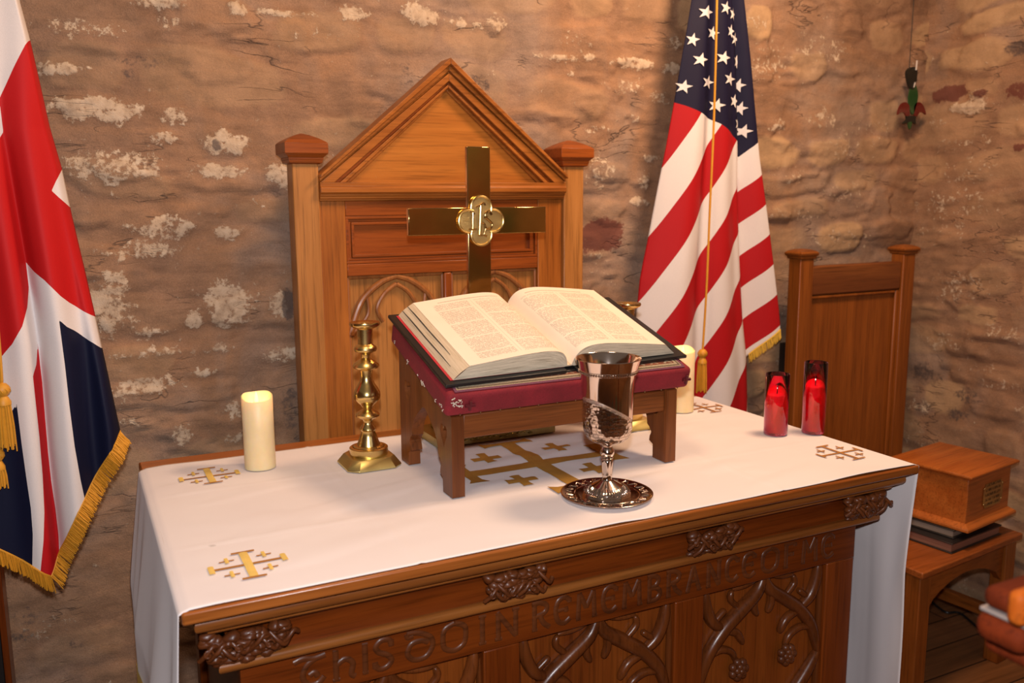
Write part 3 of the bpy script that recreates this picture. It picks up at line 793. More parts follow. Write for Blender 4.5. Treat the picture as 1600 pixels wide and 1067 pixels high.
# arcaded lower panel
m_ = MB(); m_.box(sx1, sx2, YP+.020, YP+.026, .93, zr3); m_.build('back_panel', oakp('z'), TR)
mxc = xz(703, 440)[0]
m_ = MB(); m_.box(mxc-.012, mxc+.012, YP+.002, YP+.019, .931, zr3-.0006); m_.build('muntin', oakr('z'), TR, 0.005)
m_ = MB()
zA = zr3-.004
for x0, x1 in ((sx1+.004, mxc-.014), (mxc+.014, sx2-.004)):
    c = (x0+x1)/2; hw = (x1-x0)/2
    up = lambda pts: spline([(a, YP+.012, b) for a, b in pts], 8)
    for s in (-1, 1):
        m_.tube(up([(c, zA), (c+s*hw*.35, zA-.018), (c+s*hw*.75, zA-.065), (c+s*hw, zA-.15)]), .0085, 10, up=(0, 1, 0))
        m_.tube(up([(c, zA-.022), (c+s*hw*.25, zA-.045), (c+s*hw*.42, zA-.085), (c+s*hw*.30, zA-.12)]), .0060, 8, up=(0, 1, 0))
        m_.tube(up([(c+s*hw*.62, zA-.05), (c+s*hw*.62, zA-.10), (c+s*hw*.95, zA-.15)]), .0055, 8, up=(0, 1, 0))
        m_.tube([(c+s*hw, YP+.012, zA), (c+s*hw, YP+.012, .935)], .005, 8)
    m_.tube([(x0, YP+.012, zA), (x1, YP+.012, zA)], .005, 8)
m_.build('arcade_tracery', wood('throne_tracery_oak', (0.22, 0.075, 0.02), (0.40, 0.15, 0.04), 'z'), TR, smooth=True)
m_ = MB(); m_.box(sx1, sx2, YP+.018, YP+.026, zbot+.09, .86); m_.build('back_panel', oakp('z'), TR)
m_ = MB(); m_.box(lx0, rx1, .62, YT-.001, .40, .44); m_.build('seat', oak('x'), TR, 0.004)
for x0 in (lx0, rx1-.06):
    m_ = MB(); m_.box(x0, x0+.06, .625, .685, 0, .3995); m_.build('leg', oak('z'), TR, 0.003)

# ------------------------------------------------------------------ side chair
YC = 0.955
SCH = thing('side_chair', (2.36, .70, 0), 'oak chair with high panelled back and two capped posts in the wall corner', 'chair')
cx0 = ony(1247, 500, YC).x; cx1 = ony(1424, 500, YC).x; pw = .060
zct = ony(1270, 404, YC).z
for x0 in (cx0, cx1-pw):
    m_ = MB(); m_.box(x0, x0+pw, YC, YC+.055, 0, zct); m_.build('post', cho('z'), SCH, 0.003)
    m_ = MB(); c = x0+pw/2; cy = YC+.0275
    seq = [(.031, zct-.001), (.034, zct+.003), (.034, zct+.007), (.038, zct+.011), (.040, zct+.015), (.040, zct+.019), (.034, zct+.025), (.018, zct+.031), (.002, zct+.033)]
    for (a0, z0), (a1, z1) in zip(seq, seq[1:]): m_.frust(c, cy, z0, z1, a0, a1)
    m_.build('post_cap', cho('x'), SCH, 0.001)
zrt = ony(1330, 413, YC).z; zrb = ony(1330, 458, YC).z
m_ = MB(); m_.box(cx0+pw+.0004, cx1-pw-.0004, YC+.006, YC+.04, zrb, zrt); m_.build('top_rail', wood('chair_dark_rail', (0.13, 0.038, 0.012), (0.23, 0.075, 0.02), 'x'), SCH, 0.006)
m_ = MB(); m_.box(cx0+pw-.001, cx1-pw+.001, YC+.022, YC+.032, .46, zrb-.001); m_.build('back_panel', cho('z'), SCH)
m_ = MB()
for x in (cx1-pw-.018,): m_.box(x, x+.0175, YC+.010, YC+.0215, .46, zrb-.001)
m_.box(cx0+pw+.0005, cx1-pw-.019, YC+.010, YC+.0215, zrb-.014, zrb-.001)
m_.build('panel_moulding', cho('z'), SCH, 0.005)
SZ = 0.45
sA = onz(1442, 896, SZ); sB = onz(1599, 833, SZ)
m_ = MB(); poly = [(sA.x, sA.y), (sB.x, sB.y), (cx1+.01, YC-.0005), (cx0-.005, YC-.0005)]
m_.prism(poly, SZ-.022, SZ, 'z'); m_.build('seat', wood('chair_seat_oak', (0.22, 0.058, 0.012), (0.36, 0.10, 0.022), 'x', 0.25), SCH, 0.004)
ux = (sB-sA).normalized(); uy = Vector((-ux.y, ux.x, 0))
o_ = sA+ux*.012+uy*.012; LW = (sB-sA).length-.024
Tm = Matrix(((ux.x, uy.x, 0, o_.x), (ux.y, uy.y, 0, o_.y), (0, 0, 1, 0), (0, 0, 0, 1)))
lg_ = .058
for a in (0, LW-lg_):
    m_ = MB(); m_.box(a, a+lg_, 0, .05, 0, SZ-.0225, Tm); m_.build('leg', cho('z'), SCH, 0.003)
# arched apron
pts = [(lg_+.0005, SZ-.0226), (lg_+.0005, .295)]+[(lg_+(LW-2*lg_)*(t/12), .295+.082*math.sin(PI*t/12)**.6) for t in range(1, 12)]+[(LW-lg_-.0005, .295), (LW-lg_-.0005, SZ-.0226)]
m_ = MB(); m_.curve([pts], .012, .034, 'y', Tm); m_.build('apron', cho('x'), SCH, 0.002)
dS = (YC-sA.y)-.06
for a in (0.016, LW-.042):
    m_ = MB(); m_.box(a, a+.026, .0505, dS, .34, SZ-.0226, Tm); m_.build('side_rail', cho('y'), SCH, 0.002)
    m_ = MB(); m_.box(a, a+.026, .0505, dS, .14, .18, Tm); m_.build('stretcher', cho('y'), SCH, 0.002)
m_ = MB(); m_.box(0.0425, LW-.0425, .24, .262, .145, .18, Tm); m_.build('stretcher', cho('x'), SCH, 0.002)

# ------------------------------------------------------------------ wooden box on two books, on the chair seat
def closed_book(name, loc, rz, w_, d_, h_, label, pages):
    b = thing(name, loc, label, 'book', None, rz)
    m_ = MB(); m_.box(-w_/2, w_/2, -d_/2, d_/2, 0, .004, Matrix.Translation(loc)); m_.box(-w_/2, w_/2, -d_/2, d_/2, h_-.004, h_, Matrix.Translation(loc))
    m_.box(-w_/2, w_/2, d_/2-.005, d_/2, .004, h_-.004, Matrix.Translation(loc))
    m_.build('book_cover', plain('black_leather', (0.014, 0.012, 0.012), 0.38), b, 0.0015)
    m_ = MB(); m_.box(-w_/2+.006, w_/2-.006, -d_/2+.006, d_/2-.0055, .0045, h_-.0045, Matrix.Translation(loc)); m_.build('pages', pages, b)
    return b
def page_edge_mat(name, c1, c2, s=900):
    m, nt, b = newmat(name)
    n = noise(nt, coords(nt, (3, 3, s)), 1, 3, .7); n2 = noise(nt, coords(nt, (4, 4, 160)), 1, 3, .6)
    c = mix(nt, .5, ramp(nt, n, [(0.3, c1), (0.7, c2)]), ramp(nt, n2, [(0.38, c1), (0.62, c2)]))
    L(nt, c, b.inputs['Base Color']); b.inputs['Roughness'].default_value = 0.75
    return m
PE1 = page_edge_mat('brown_page_edges', (0.16, 0.07, 0.045), (0.34, 0.16, 0.10))
PE2 = page_edge_mat('grey_page_edges', (0.20, 0.15, 0.11), (0.42, 0.32, 0.25))
b1c = onz(1487, 866, SZ+.001)
rzb = math.radians(7)
def from_corner(c, w_, d_, rz, z):
    return (c.x+math.cos(rz)*w_/2-math.sin(rz)*d_/2, c.y+math.sin(rz)*w_/2+math.cos(rz)*d_/2, z)
closed_book('closed_book', from_corner(b1c, .29, .30, rzb, SZ+.0005), rzb, .29, .30, .034, 'black bound book with brown page edges lying on the chair seat under another book', PE1)
b2c = onz(1490, 842, SZ+.036)
closed_book('closed_book', from_corner(b2c+Vector((.0, .0, 0)), .24, .30, rzb+.04, SZ+.035), rzb+.04, .24, .30, .028, 'black bound book with grey page edges directly beneath the wooden box', PE2)
BZ = SZ+.0635
zbt = 0.697
bc = onz(1519, 745, zbt); rzx = math.radians(9)
BW, BD = .305, .275
bloc = from_corner(bc, BW, BD, rzx, BZ)
BX = thing('wooden_box', bloc, 'orange oak casket with brass plaque resting on two books', 'box', None, rzx)
TB = Matrix.Translation(bloc)
hB = zbt-BZ
m_ = MB(); m_.box(-BW/2+.018, BW/2-.018, -BD/2+.018, BD/2-.018, .014, hB-.018, TB); m_.build('box_body', boxw('x'), BX, 0.002)
m_ = MB(); m_.frust(bloc[0], bloc[1], BZ, BZ+.010, BW/2+.002, BW/2+.002, BD/2+.002, BD/2+.002); m_.frust(bloc[0], bloc[1], BZ+.010, BZ+.022, BW/2+.001, BW/2-.016, BD/2+.001, BD/2-.016); m_.build('plinth', boxw('x'), BX, 0.002)
m_ = MB(); m_.frust(bloc[0], bloc[1], zbt-.018, zbt-.010, BW/2-.010, BW/2-.004, BD/2-.010, BD/2-.004); m_.frust(bloc[0], bloc[1], zbt-.010, zbt-.003, BW/2, BW/2, BD/2, BD/2); m_.frust(bloc[0], bloc[1], zbt-.003, zbt, BW/2-.001, BW/2-.007, BD/2-.001, BD/2-.007)
m_.build('lid', boxw('x'), BX, 0.0015)
def plaque_mat():
    m, nt, b = newmat('engraved_brass'); b.inputs['Metallic'].default_value = 1
    t = N(nt, 'ShaderNodeTexCoord'); s = N(nt, 'ShaderNodeSeparateXYZ'); L(nt, t.outputs['Object'], s.inputs[0])
    rows = math_(nt, 'GREATER_THAN', math_(nt, 'FRACT', math_(nt, 'MULTIPLY', s.outputs[2], 62)), .45)
    wd = math_(nt, 'GREATER_THAN', noise(nt, coords(nt, (260, 10, 90)), 1, 2), .47)
    ins = math_(nt, 'LESS_THAN', math_(nt, 'ABSOLUTE', math_(nt, 'SUBTRACT', s.outputs[0], .02)), .048)
    k = math_(nt, 'MULTIPLY', math_(nt, 'MULTIPLY', rows, wd), ins)
    L(nt, mix(nt, math_(nt, 'MULTIPLY', k, .85), (0.50, 0.36, 0.15), (0.03, 0.02, 0.01)), b.inputs['Base Color'])
    b.inputs['Roughness'].default_value = 0.2
    bump(nt, b, noise(nt, coords(nt), 45, 2), .5, .002)
    return m
m_ = MB(); px0, px1, pz0, pz1 = -.040, .085, .050, .130; n = 10; poly = []
c_ = .012
for (cxp, czp, a0) in ((px1, pz1, 0), (px0, pz1, 90), (px0, pz0, 180), (px1, pz0, 270)):
    for k in range(5):
        a = math.radians(a0+270-90*0-k*22.5) if False else math.radians(a0+270-k*22.5)
        poly.append((cxp+c_*math.cos(a)*1.0, czp+c_*math.sin(a)*1.0))
# notched corners (quarter circle bitten out)
m_.curve([poly], -BD/2+.0155, -BD/2+.0178, 'y', TB); pq = m_.build('brass_plaque', plaque_mat(), BX)
for sx in (px0+.006, px1-.006):
    for szz in (pz0+.014, pz1-.014):
        m_ = MB(); m_.lathe([(.0028, 0), (.0022, .0012), (.0004, .002)], (0, 0, 0), 10)
        m_.v = [Vector((bloc[0]+sx+v.x, bloc[1]-BD/2+.0155-v.z, BZ+szz+v.y)) for v in m_.v]
        m_.build('brass_pin', BRASS, pq, smooth=True)

# ------------------------------------------------------------------ brass altar cross
YX = YX_
CX = thing('altar_cross', (ony(749, 690, YX).x, YX, TH+.0052), 'polished brass altar cross with a monogrammed quatrefoil, standing behind the book', 'cross')
xc = ony(749, 340, YX).x
xa, xb = ony(638, 345, YX).x, ony(853, 345, YX).x
zt = ony(749, 229, YX).z; z1 = ony(749, 324, YX).z; z0 = ony(749, 366, YX).z
hwv = (ony(767, 300, YX).x-ony(731, 300, YX).x)/2
m_ = MB(); m_.box(xc-hwv, xc+hwv, YX, YX+.012, TH+.055, zt); m_.box(xa, xc-hwv+.0002, YX, YX+.012, z0, z1); m_.box(xc+hwv-.0002, xb, YX, YX+.012, z0, z1)
m_.build('cross_bars', BRASSX, CX, 0.0015)
m_ = MB()
bw = .115; bxc = xc+.01
def step(hw, y0, y1, za, zb2): m_.box(bxc-hw, bxc+hw, y0, y1, za, zb2)
step(.155, YX-.072, YX+.072, TH+.0052, TH+.026); step(.125, YX-.050, YX+.05, TH+.0262, TH+.040); step(.060, YX-.030, YX+.03, TH+.0402, TH+.056)
m_.build('stepped_base', metal('dull_brass', (0.42, 0.36, 0.15), 0.24), CX, 0.001)
m_ = MB(); rng = random.Random(5)
yf = YX-.0725
zz = TH+.015
m_.tube(spline([(bxc-.09+.18*i/10, yf, zz+(.004 if i % 2 else -.003)) for i in range(11)], 4), .0022, 6)
for i in range(12):
    x = bxc-.085+.17*i/11; m_.lathe([(.001, -.003), (.006, 0), (.001, .003)], (x, yf, zz+rng.uniform(-.003, .003)), 7)
m_.build('carved_relief', metal('dull_brass', 0, 0), CX, smooth=True)
# quatrefoil
zq = (z0+z1)/2; q0 = xc+.002
def quat(r, off):
    out = []
    for k in range(4):
        a0 = k*90; cxx, czz = off*math.cos(math.radians(a0)), off*math.sin(math.radians(a0))
        for t in range(-10, 11):
            a = math.radians(a0+t*11.2); out.append((q0+cxx+r*math.cos(a), zq+czz+r*math.sin(a)))
    return out
m_ = MB(); m_.curve([quat(.0255, .031)], YX-.006, YX-.0004); qf = m_.build('quatrefoil', BRASSM, CX)
m_ = MB(); m_.tube([(a, YX-.0065, b) for a, b in quat(.0262, .031)], .0030, 8, closed=True); m_.build('quatrefoil_rim', BRASS, qf, smooth=True)
m_ = MB()
def mono(pts, r=.0026):
    m_.tube(spline([(q0+a, YX-.0082, zq+b) for a, b in pts], 6), r, 8, flat=1.0)
mono([(-.030, .020), (-.022, .021), (-.018, .016)], .002); mono([(-.022, .020), (-.023, -.018)], .0034); mono([(-.034, -.020), (-.012, -.019)], .0022)
mono([(-.002, .036), (-.004, .0), (-.006, -.032)], .0036); mono([(-.014, .032), (-.004, .036), (.006, .042), (.010, .036)], .002); mono([(-.010, -.032), (.002, -.034)], .0022)
mono([(-.004, -.004), (.006, -.006), (.010, -.018), (.006, -.032), (.014, -.036)], .0024)
mono([(.026, .014), (.020, .022), (.011, .018), (.010, .009), (.020, .0), (.027, -.008), (.022, -.018), (.012, -.018), (.008, -.012)], .0030)
mono([(.006, .006), (.016, .010)], .002)
m_.build('monogram', metal('dark_glyph_brass', (.45, .28, .10), .15), qf, smooth=True)

# ------------------------------------------------------------------ brass candlesticks
def candlestick(loc, rz, label):
    t = thing('candlestick', loc, label, 'candlestick', 'brass candlesticks on the altar', rz)
    TT = Vector(loc); k = .000365
    P = [(112, 84), (124, 86), (133, 80), (145, 60), (152, 44), (240, 40), (250, 52), (258, 62), (270, 65), (282, 60), (292, 36), (300, 27), (322, 25), (332, 38), (345, 55), (358, 70), (370, 76), (382, 68), (390, 46), (396, 36), (425, 33), (455, 36), (480, 48), (505, 64), (530, 75), (550, 76), (568, 72), (588, 56), (600, 42), (612, 34), (628, 27), (638, 40), (648, 58), (660, 68), (672, 66), (684, 46), (692, 30), (705, 26), (722, 30), (738, 43), (750, 47), (758, 40), (764, 38), (800, 50), (846, 66), (848, 78)]
    prof = [(hw*.00038, (962-cy)*k) for cy, hw in P][::-1]
    z0 = prof[0][1]
    lo = [(.0335, z0-.006), (.0335, z0-.002), (.030, z0+.0005)]
    m_ = MB()
    m_.lathe(lo+prof+[(60*.00038, prof[-1][1]), (38*.00038, prof[-1][1]-.004), (34*.00038, prof[-1][1]-.03), (.0005, prof[-1][1]-.03)], TT, 48)
    m_.build('stem', BRASS, t, smooth=True, angle=50)
    m_ = MB(); m_.lathe([(.041, .022), (.0415, .024), (.0415, .0365), (.039, .0385), (.0345, .039), (.0345, z0-.008), (.033, z0-.0062), (.001, z0-.0062)], TT, 48)
    m_.build('collar', BRASS, t, smooth=True, angle=40)
    m_ = MB()
    def octo(h, c, z): return [(TT.x+a, TT.y+b, TT.z+z) for a, b in ((-h+c, -h), (h-c, -h), (h, -h+c), (h, h-c), (h-c, h), (-h+c, h), (-h, h-c), (-h, -h+c))]
    rings = [octo(.0600, .020, 0), octo(.0600, .020, .003), octo(.0475, .016, .0205), octo(.044, .015, .0218)]
    vs = sum(rings, []); fs = [tuple(range(7, -1, -1)), tuple(range(24, 32))]
    for r_ in range(3):
        for i in range(8): fs.append((r_*8+i, r_*8+(i+1) % 8, (r_+1)*8+(i+1) % 8, (r_+1)*8+i))
    m_.add(vs, fs); m_.build('foot', metal('foot_brass', (0.76, 0.64, 0.26), 0.28), t, 0.001)
    return t
cs = onz(577, 727, TH)
cs1 = candlestick((cs.x, cs.y, TH+.0052), math.radians(0), 'turned brass candlestick without candle, left of the book stand')
c2 = ony(981, 482, .56)
def copy_tree(src, loc, rz, label):
    r_ = src.copy(); COL.objects.link(r_); r_.location = loc; r_.rotation_euler = (0, 0, rz); r_['label'] = label
    for ch in list(src.children):
        c = ch.copy(); COL.objects.link(c); c.parent = r_
        for g in ch.children:
            d = g.copy(); COL.objects.link(d); d.parent = c
    return r_
copy_tree(cs1, (c2.x, .56, TH+.0052), 0, 'turned brass candlestick mostly hidden behind the open book, right side')

# ------------------------------------------------------------------ LED pillar candles
def wax_mat():
    m, nt, b = newmat('cream_wax')
    b.inputs['Base Color'].default_value = (0.86, 0.70, 0.40, 1); b.inputs['Roughness'].default_value = 0.45
    b.inputs['Subsurface Weight'].default_value = 0.6; b.inputs['Subsurface Radius'].default_value = (.02, .012, .005); b.inputs['Subsurface Scale'].default_value = 1.0
    n = noise(nt, coords(nt), 30, 3); L(nt, ramp(nt, n, [(0.3, (0.84, 0.67, 0.38)), (0.7, (0.88, 0.73, 0.44))]), b.inputs['Base Color'])
    return m
def flame_mat():
    m, nt, b = newmat('flame_glow'); b.inputs['Base Color'].default_value = (1, .8, .5, 1)
    b.inputs['Emission Color'].default_value = (1.0, 0.50, 0.12, 1); b.inputs['Emission Strength'].default_value = 2.6
    return m
WAX = wax_mat(); FLM = flame_mat()
def led_candle(loc, r, h, label):
    t = thing('pillar_candle', loc, label, 'candle', 'cream pillar candles on the altar cloth')
    c = Vector(loc); n = 40; vs = []; fs = []
    def top(a): return h-.002-.013*(.5+.5*math.cos(a+1.75))**1.6+.0012*math.sin(3*a)
    rings = [(r*1.0, lambda a: 0), (r, lambda a: .002), (r, lambda a: h*.5), (r, lambda a: top(a)-.002), (r-.002, lambda a: top(a)), (r-.006, lambda a: top(a)-.003), (r-.009, lambda a: h-.026), (r*.35, lambda a: h-.032), (.001, lambda a: h-.033)]
    for rr_, fz in rings:
        for k in range(n):
            a = 2*PI*k/n; vs.append(c+Vector((rr_*math.cos(a), rr_*math.sin(a), fz(a))))
    for i in range(len(rings)-1):
        for k in range(n): fs.append((i*n+k, i*n+(k+1) % n, (i+1)*n+(k+1) % n, (i+1)*n+k))
    fs.append(tuple(range(n-1, -1, -1)))
    m_ = MB(); m_.add(vs, fs); m_.build('wax_body', WAX, t, smooth=True, angle=60)
    m_ = MB(); m_.lathe([(.0006, h-.030), (.0030, h-.026), (.0046, h-.020), (.0044, h-.014), (.0028, h-.006), (.0012, h-.001), (.0003, h+.002)], c+Vector((-.002, -.004, .002)), 16)
    m_.build('flame', FLM, t, smooth=True, label='glowing flame tip')
    d = bpy.data.lights.new('candle_glow', 'POINT'); d.energy = .05; d.color = (1, .55, .18); d.shadow_soft_size = .004
    o = bpy.data.objects.new('candle_glow', d); COL.objects.link(o); o.parent = t; o.location = (0.004, 0.004, h-.012)
    return t
k1 = onz(409, 735, TH)
kc = led_candle((k1.x, k1.y+.012, TH+.0052), .0325, ony(404, 616, k1.y+.012).z-TH-.001, 'cream pillar candle with a lit flame on the left of the altar')
k2 = onz(1056, 640, TH)
led_candle((k2.x-.005, k2.y-.03, TH+.0052), .0325, ony(1056, 545, k2.y-.03).z-TH, 'cream pillar candle glowing behind the right end of the book stand')

# ------------------------------------------------------------------ red glass votives
def red_glass():
    m, nt, b = newmat('red_glass'); b.inputs['Base Color'].default_value = (0.95, 0.2, 0.2, 1)
    b.inputs['Transmission Weight'].default_value = 1.0; b.inputs['Roughness'].default_value = 0.03; b.inputs['IOR'].default_value = 1.45
    b.inputs['Coat Weight'].default_value = 0.8; b.inputs['Coat Tint'].default_value = (1, .55, .8, 1)
    b.inputs['Thin Film Thickness'].default_value = 420; b.inputs['Thin Film IOR'].default_value = 1.6
    n = noise(nt, coords(nt), 30, 2); L(nt, ramp(nt, n, [(0.3, (0.97, 0.26, 0.30)), (0.7, (0.99, 0.34, 0.38))]), b.inputs['Base Color'])
    return m
RG = red_glass()
RW = plain('red_wax', (0.90, 0.03, 0.06), 0.5, 0, Subsurface_Weight=.3)
def votive(x, y, r, h, hw, label):
    loc = (x, y, TH+.0052); t = thing('votive_candle', loc, label, 'candle', 'red glass votive candles at the right end'); c = Vector(loc)
    m_ = MB(); m_.lathe([(.001, .0), (r-.002, 0), (r, .002), (r, h*.5), (r, h-.001), (r-.001, h), (r-.002, h-.001), (r-.002, .5*h), (r-.002, .006), (.001, .005)], c, 48)
    m_.build('glass_cup', RG, t, smooth=True, angle=60)
    m_ = MB(); m_.lathe([(.001, .0065), (r-.0035, .0065), (r-.003, .010), (r-.003, hw-.002), (r-.005, hw), (.010, hw-.003), (.001, hw-.004)], c, 40)
    rwx = m_.build('red_wax', RW, t, smooth=True, angle=60)
    m_ = MB(); m_.tube([c+Vector((0, 0, hw-.005)), c+Vector((.001, 0, hw+.008)), c+Vector((.003, 0, hw+.015))], .0012, 6); m_.build('wick', plain('wick_black', (.02, .015, .012), .9), rwx)
    return t
v1 = onz(1212, 683, TH); v2 = onz(1271, 681, TH)
votive(v1.x+.01, v1.y+.012, .0285, .148, .098, 'shorter red glass candle with iridescent sheen at the right of the altar')
votive(v2.x+.01, v2.y+.012, .0275, .174, .116, 'taller red glass candle at the right of the altar near the chair')

# ------------------------------------------------------------------ silver plate and kiddush style chalice
PL = onz(948, 778, TH); PLx, PLy = PL.x, PL.y
t = thing('silver_plate', (PLx, PLy, TH+.0052), 'round silver plate with engraved rim beneath the chalice', 'plate'); c = Vector(t.location)
m_ = MB(); m_.lathe([(.001, 0), (.052, 0), (.060, .002), (.086, .0052), (.0885, .0062), (.0890, .0072), (.0880, .0078), (.086, .0072), (.062, .0042), (.058, .0028), (.054, .0018), (.001, .0018)], c, 72)
m_.build('dish', SILVER, t, smooth=True, angle=50)
m_ = MB(); rng = random.Random(3)
for k in range(44):
    a = 2*PI*k/44
    cc_ = c+Vector((math.cos(a)*.0735, math.sin(a)*.0735, .0062)); tt = Vector((-math.sin(a), math.cos(a), 0)); rr_ = Vector((math.cos(a), math.sin(a), 0.12))
    s = 1 if k % 2 else -1
    m_.tube([cc_-tt*.005-rr_*.006*s, cc_-tt*.002, cc_+tt*.001+rr_*.006*s, cc_+tt*.005+rr_*.003*s], .0011, 5)
m_.tube([c+Vector((math.cos(2*PI*k/72)*.0625, math.sin(2*PI*k/72)*.0625, .0046)) for k in range(72)], .0009, 5, closed=True)
m_.build('engraved_rim', SILVER, t, smooth=True)
zb0 = TH+.0052+.0020
G = thing('chalice', (PLx, PLy, zb0), 'tall silver chalice with embossed city relief standing on the silver plate', 'chalice'); c = Vector(G.location)
kk = .000318; kz = .000322
def gz(cy): return (927-cy)*kz
Pb = [(612, 34), (606, 60), (596, 86), (584, 108), (570, 124), (552, 136), (530, 144), (500, 148), (440, 150), (350, 151), (280, 154), (230, 159), (190, 165), (160, 173), (130, 183), (105, 192), (95, 196)]
prof = [(hw*kk, gz(cy)) for cy, hw in Pb]
inn = [(r_-.0016, z_+.0004) for r_, z_ in prof][::-1]
def chalice_mat():
    m, nt, b = newmat('embossed_silver'); b.inputs['Metallic'].default_value = 1
    b.inputs['Base Color'].default_value = (.80, .66, .57, 1); b.inputs['Roughness'].default_value = .10
    t_ = N(nt, 'ShaderNodeTexCoord'); s = N(nt, 'ShaderNodeSeparateXYZ'); L(nt, t_.outputs['Object'], s.inputs[0])
    ang = math_(nt, 'ARCTAN2', s.outputs[1], s.outputs[0])
    # boundary of the relief sweeps down across the side seen
    bd = math_(nt, 'ADD', math_(nt, 'MULTIPLY', math_(nt, 'COSINE', math_(nt, 'SUBTRACT', ang, 3.25)), .028), .165)
    mask = math_(nt, 'MULTIPLY', math_(nt, 'LESS_THAN', s.outputs[2], bd), math_(nt, 'GREATER_THAN', s.outputs[2], .108))
    cb = N(nt, 'ShaderNodeCombineXYZ'); L(nt, math_(nt, 'MULTIPLY', ang, .048), cb.inputs[0]); L(nt, s.outputs[2], cb.inputs[1])
    br = N(nt, 'ShaderNodeTexBrick'); br.inputs['Scale'].default_value = 1; br.inputs['Brick Width'].default_value = .011; br.inputs['Row Height'].default_value = .0065; br.inputs['Mortar Size'].default_value = .0009
    br.offset = .37; br.squash = 1.6; br.squash_frequency = 3
    br.inputs['Color1'].default_value = (1, 1, 1, 1); br.inputs['Color2'].default_value = (.35, .35, .35, 1); br.inputs['Mortar'].default_value = (0, 0, 0, 1)
    L(nt, cb.outputs[0], br.inputs['Vector'])
    v = N(nt, 'ShaderNodeTexVoronoi'); v.inputs['Scale'].default_value = 120; L(nt, cb.outputs[0], v.inputs['Vector'])
    h = math_(nt, 'ADD', br.outputs['Color'], math_(nt, 'MULTIPLY', v.outputs['Distance'], .8))
    h = math_(nt, 'MULTIPLY', h, mask)
    edge = math_(nt, 'LESS_THAN', math_(nt, 'ABSOLUTE', math_(nt, 'SUBTRACT', s.outputs[2], bd)), .004)
    fine = math_(nt, 'MULTIPLY', edge, noise(nt, coords(nt), 900, 1)); h = math_(nt, 'ADD', h, math_(nt, 'MULTIPLY', fine, 1.5))
    bump(nt, b, h, .8, .0014)
    L(nt, mix(nt, math_(nt, 'MULTIPLY', mask, math_(nt, 'SUBTRACT', 1.0, br.outputs['Color'])), (.82, .68, .59), (.42, .33, .27)), b.inputs['Base Color'])
    return m
m_ = MB(); m_.lathe([(.001, gz(616))]+prof+[(prof[-1][0]-.0008, prof[-1][1]+.001)]+inn+[(.001, gz(585))], c, 72); m_.build('bowl', chalice_mat(), G, smooth=True, angle=60)
m_ = MB()
for k in range(64):
    a = 2*PI*k/64; p = c+Vector((math.cos(a)*171*kk, math.sin(a)*171*kk, gz(172)))
    m_.lathe([(.0004, -.0022), (.0020, -.0012), (.0024, 0), (.0020, .0012), (.0004, .0022)], p, 8)
for zz in (gz(162), gz(182)): m_.tube([c+Vector((math.cos(2*PI*k/72)*(170*kk+.0002+(zz-gz(172))*.35), math.sin(2*PI*k/72)*(170*kk+.0002+(zz-gz(172))*.35), zz)) for k in range(72)], .0007, 5, closed=True)
m_.build('beaded_band', SILVER, G, smooth=True)
m_ = MB(); hexf = lambda a, z: 1+.06*math.cos(6*a) if gz(825) < z < gz(712) else 1
Ps = [(835, 34), (828, 28), (800, 29), (760, 33), (725, 36), (712, 36), (706, 30), (700, 34), (694, 38), (688, 33), (680, 39), (668, 43), (655, 42), (640, 35), (628, 28), (618, 34), (613, 40)]
m_.lathe([(hw*kk, gz(cy)) for cy, hw in Ps], c, 48, hexf); m_.build('stem', SILVER, G, smooth=True, angle=50)
def octf(a, z): 
    q = (a % (PI/4))-PI/8; return (math.cos(PI/8)/math.cos(q))*1.04 if z < .009 else 1
m_ = MB(); m_.lathe([(.0455, 0), (.0455, .006), (.0440, .0075), (.0425, .010), (.040, .0135), (.034, .0175), (.026, .0215), (.018, .026), (.0125, .0295), (.0105, gz(836))], c, 64, octf)
m_.build('foot', SILVER, G, smooth=True, angle=25)
m_ = MB()
for k in range(48):
    a = 2*PI*k/48; d = Vector((math.cos(a), math.sin(a), 0))
    m_.tube([c+d*.0425+Vector((0, 0, .0105)), c+d*.038+Vector((0, 0, .0155)), c+d*.031+Vector((0, 0, .0198))], [.0014, .0017, .0008], 6)
for k in range(72):
    a = 2*PI*k/72; p = c+Vector((math.cos(a)*.0440, math.sin(a)*.0440, .0085)); m_.lathe([(.0003, -.0013), (.0014, 0), (.0003, .0013)], p, 6)
m_.build('embossed_petals', SILVER, G, smooth=True)

# ------------------------------------------------------------------ book stand
YS0, YS1 = .255, .545; XS0, XS1 = .520, 1.045
ST = thing('book_stand', (.78, .40, TH+.0052), 'sloping dark wooden book stand with four legs and red padded top', 'stand')
sl = math.radians(18.2); FZ = 1.146
def top_z(y): return FZ+(y-YS0)*math.tan(sl)-.001
zf = TH+.0052
def side_profile():
    # (y,z): front leg, ogee arch with scrolled brackets, back leg
    o = [(YS0, zf), (YS0+.048, zf), (YS0+.048, zf+.030), (YS0+.062, zf+.036), (YS0+.060, zf+.046), (YS0+.054, zf+.056), (YS0+.062, zf+.066), (YS0+.070, zf+.072), (YS0+.072, zf+.086)]
    arch = [(YS0+.072, zf+.086), (YS0+.085, zf+.108), (YS0+.108, zf+.128), (YS0+.138, zf+.148)]
    o += sp2(arch, 5, False)[1:]
    R_ = [(YS1+YS0-a+.0, b) for a, b in (o[1:])][::-1]
    return o+R_+[(YS1, zf), (YS1, top_z(YS1)), (YS0, top_z(YS0))]
def heart(cy, cz, s):
    out = []
    for k in range(24):
        a = 2*PI*k/24; x = 16*math.sin(a)**3; y = 13*math.cos(a)-5*math.cos(2*a)-2*math.cos(3*a)-math.cos(4*a)
        out.append((cy+x*s*.00085, cz+y*s*.0013))
    return out
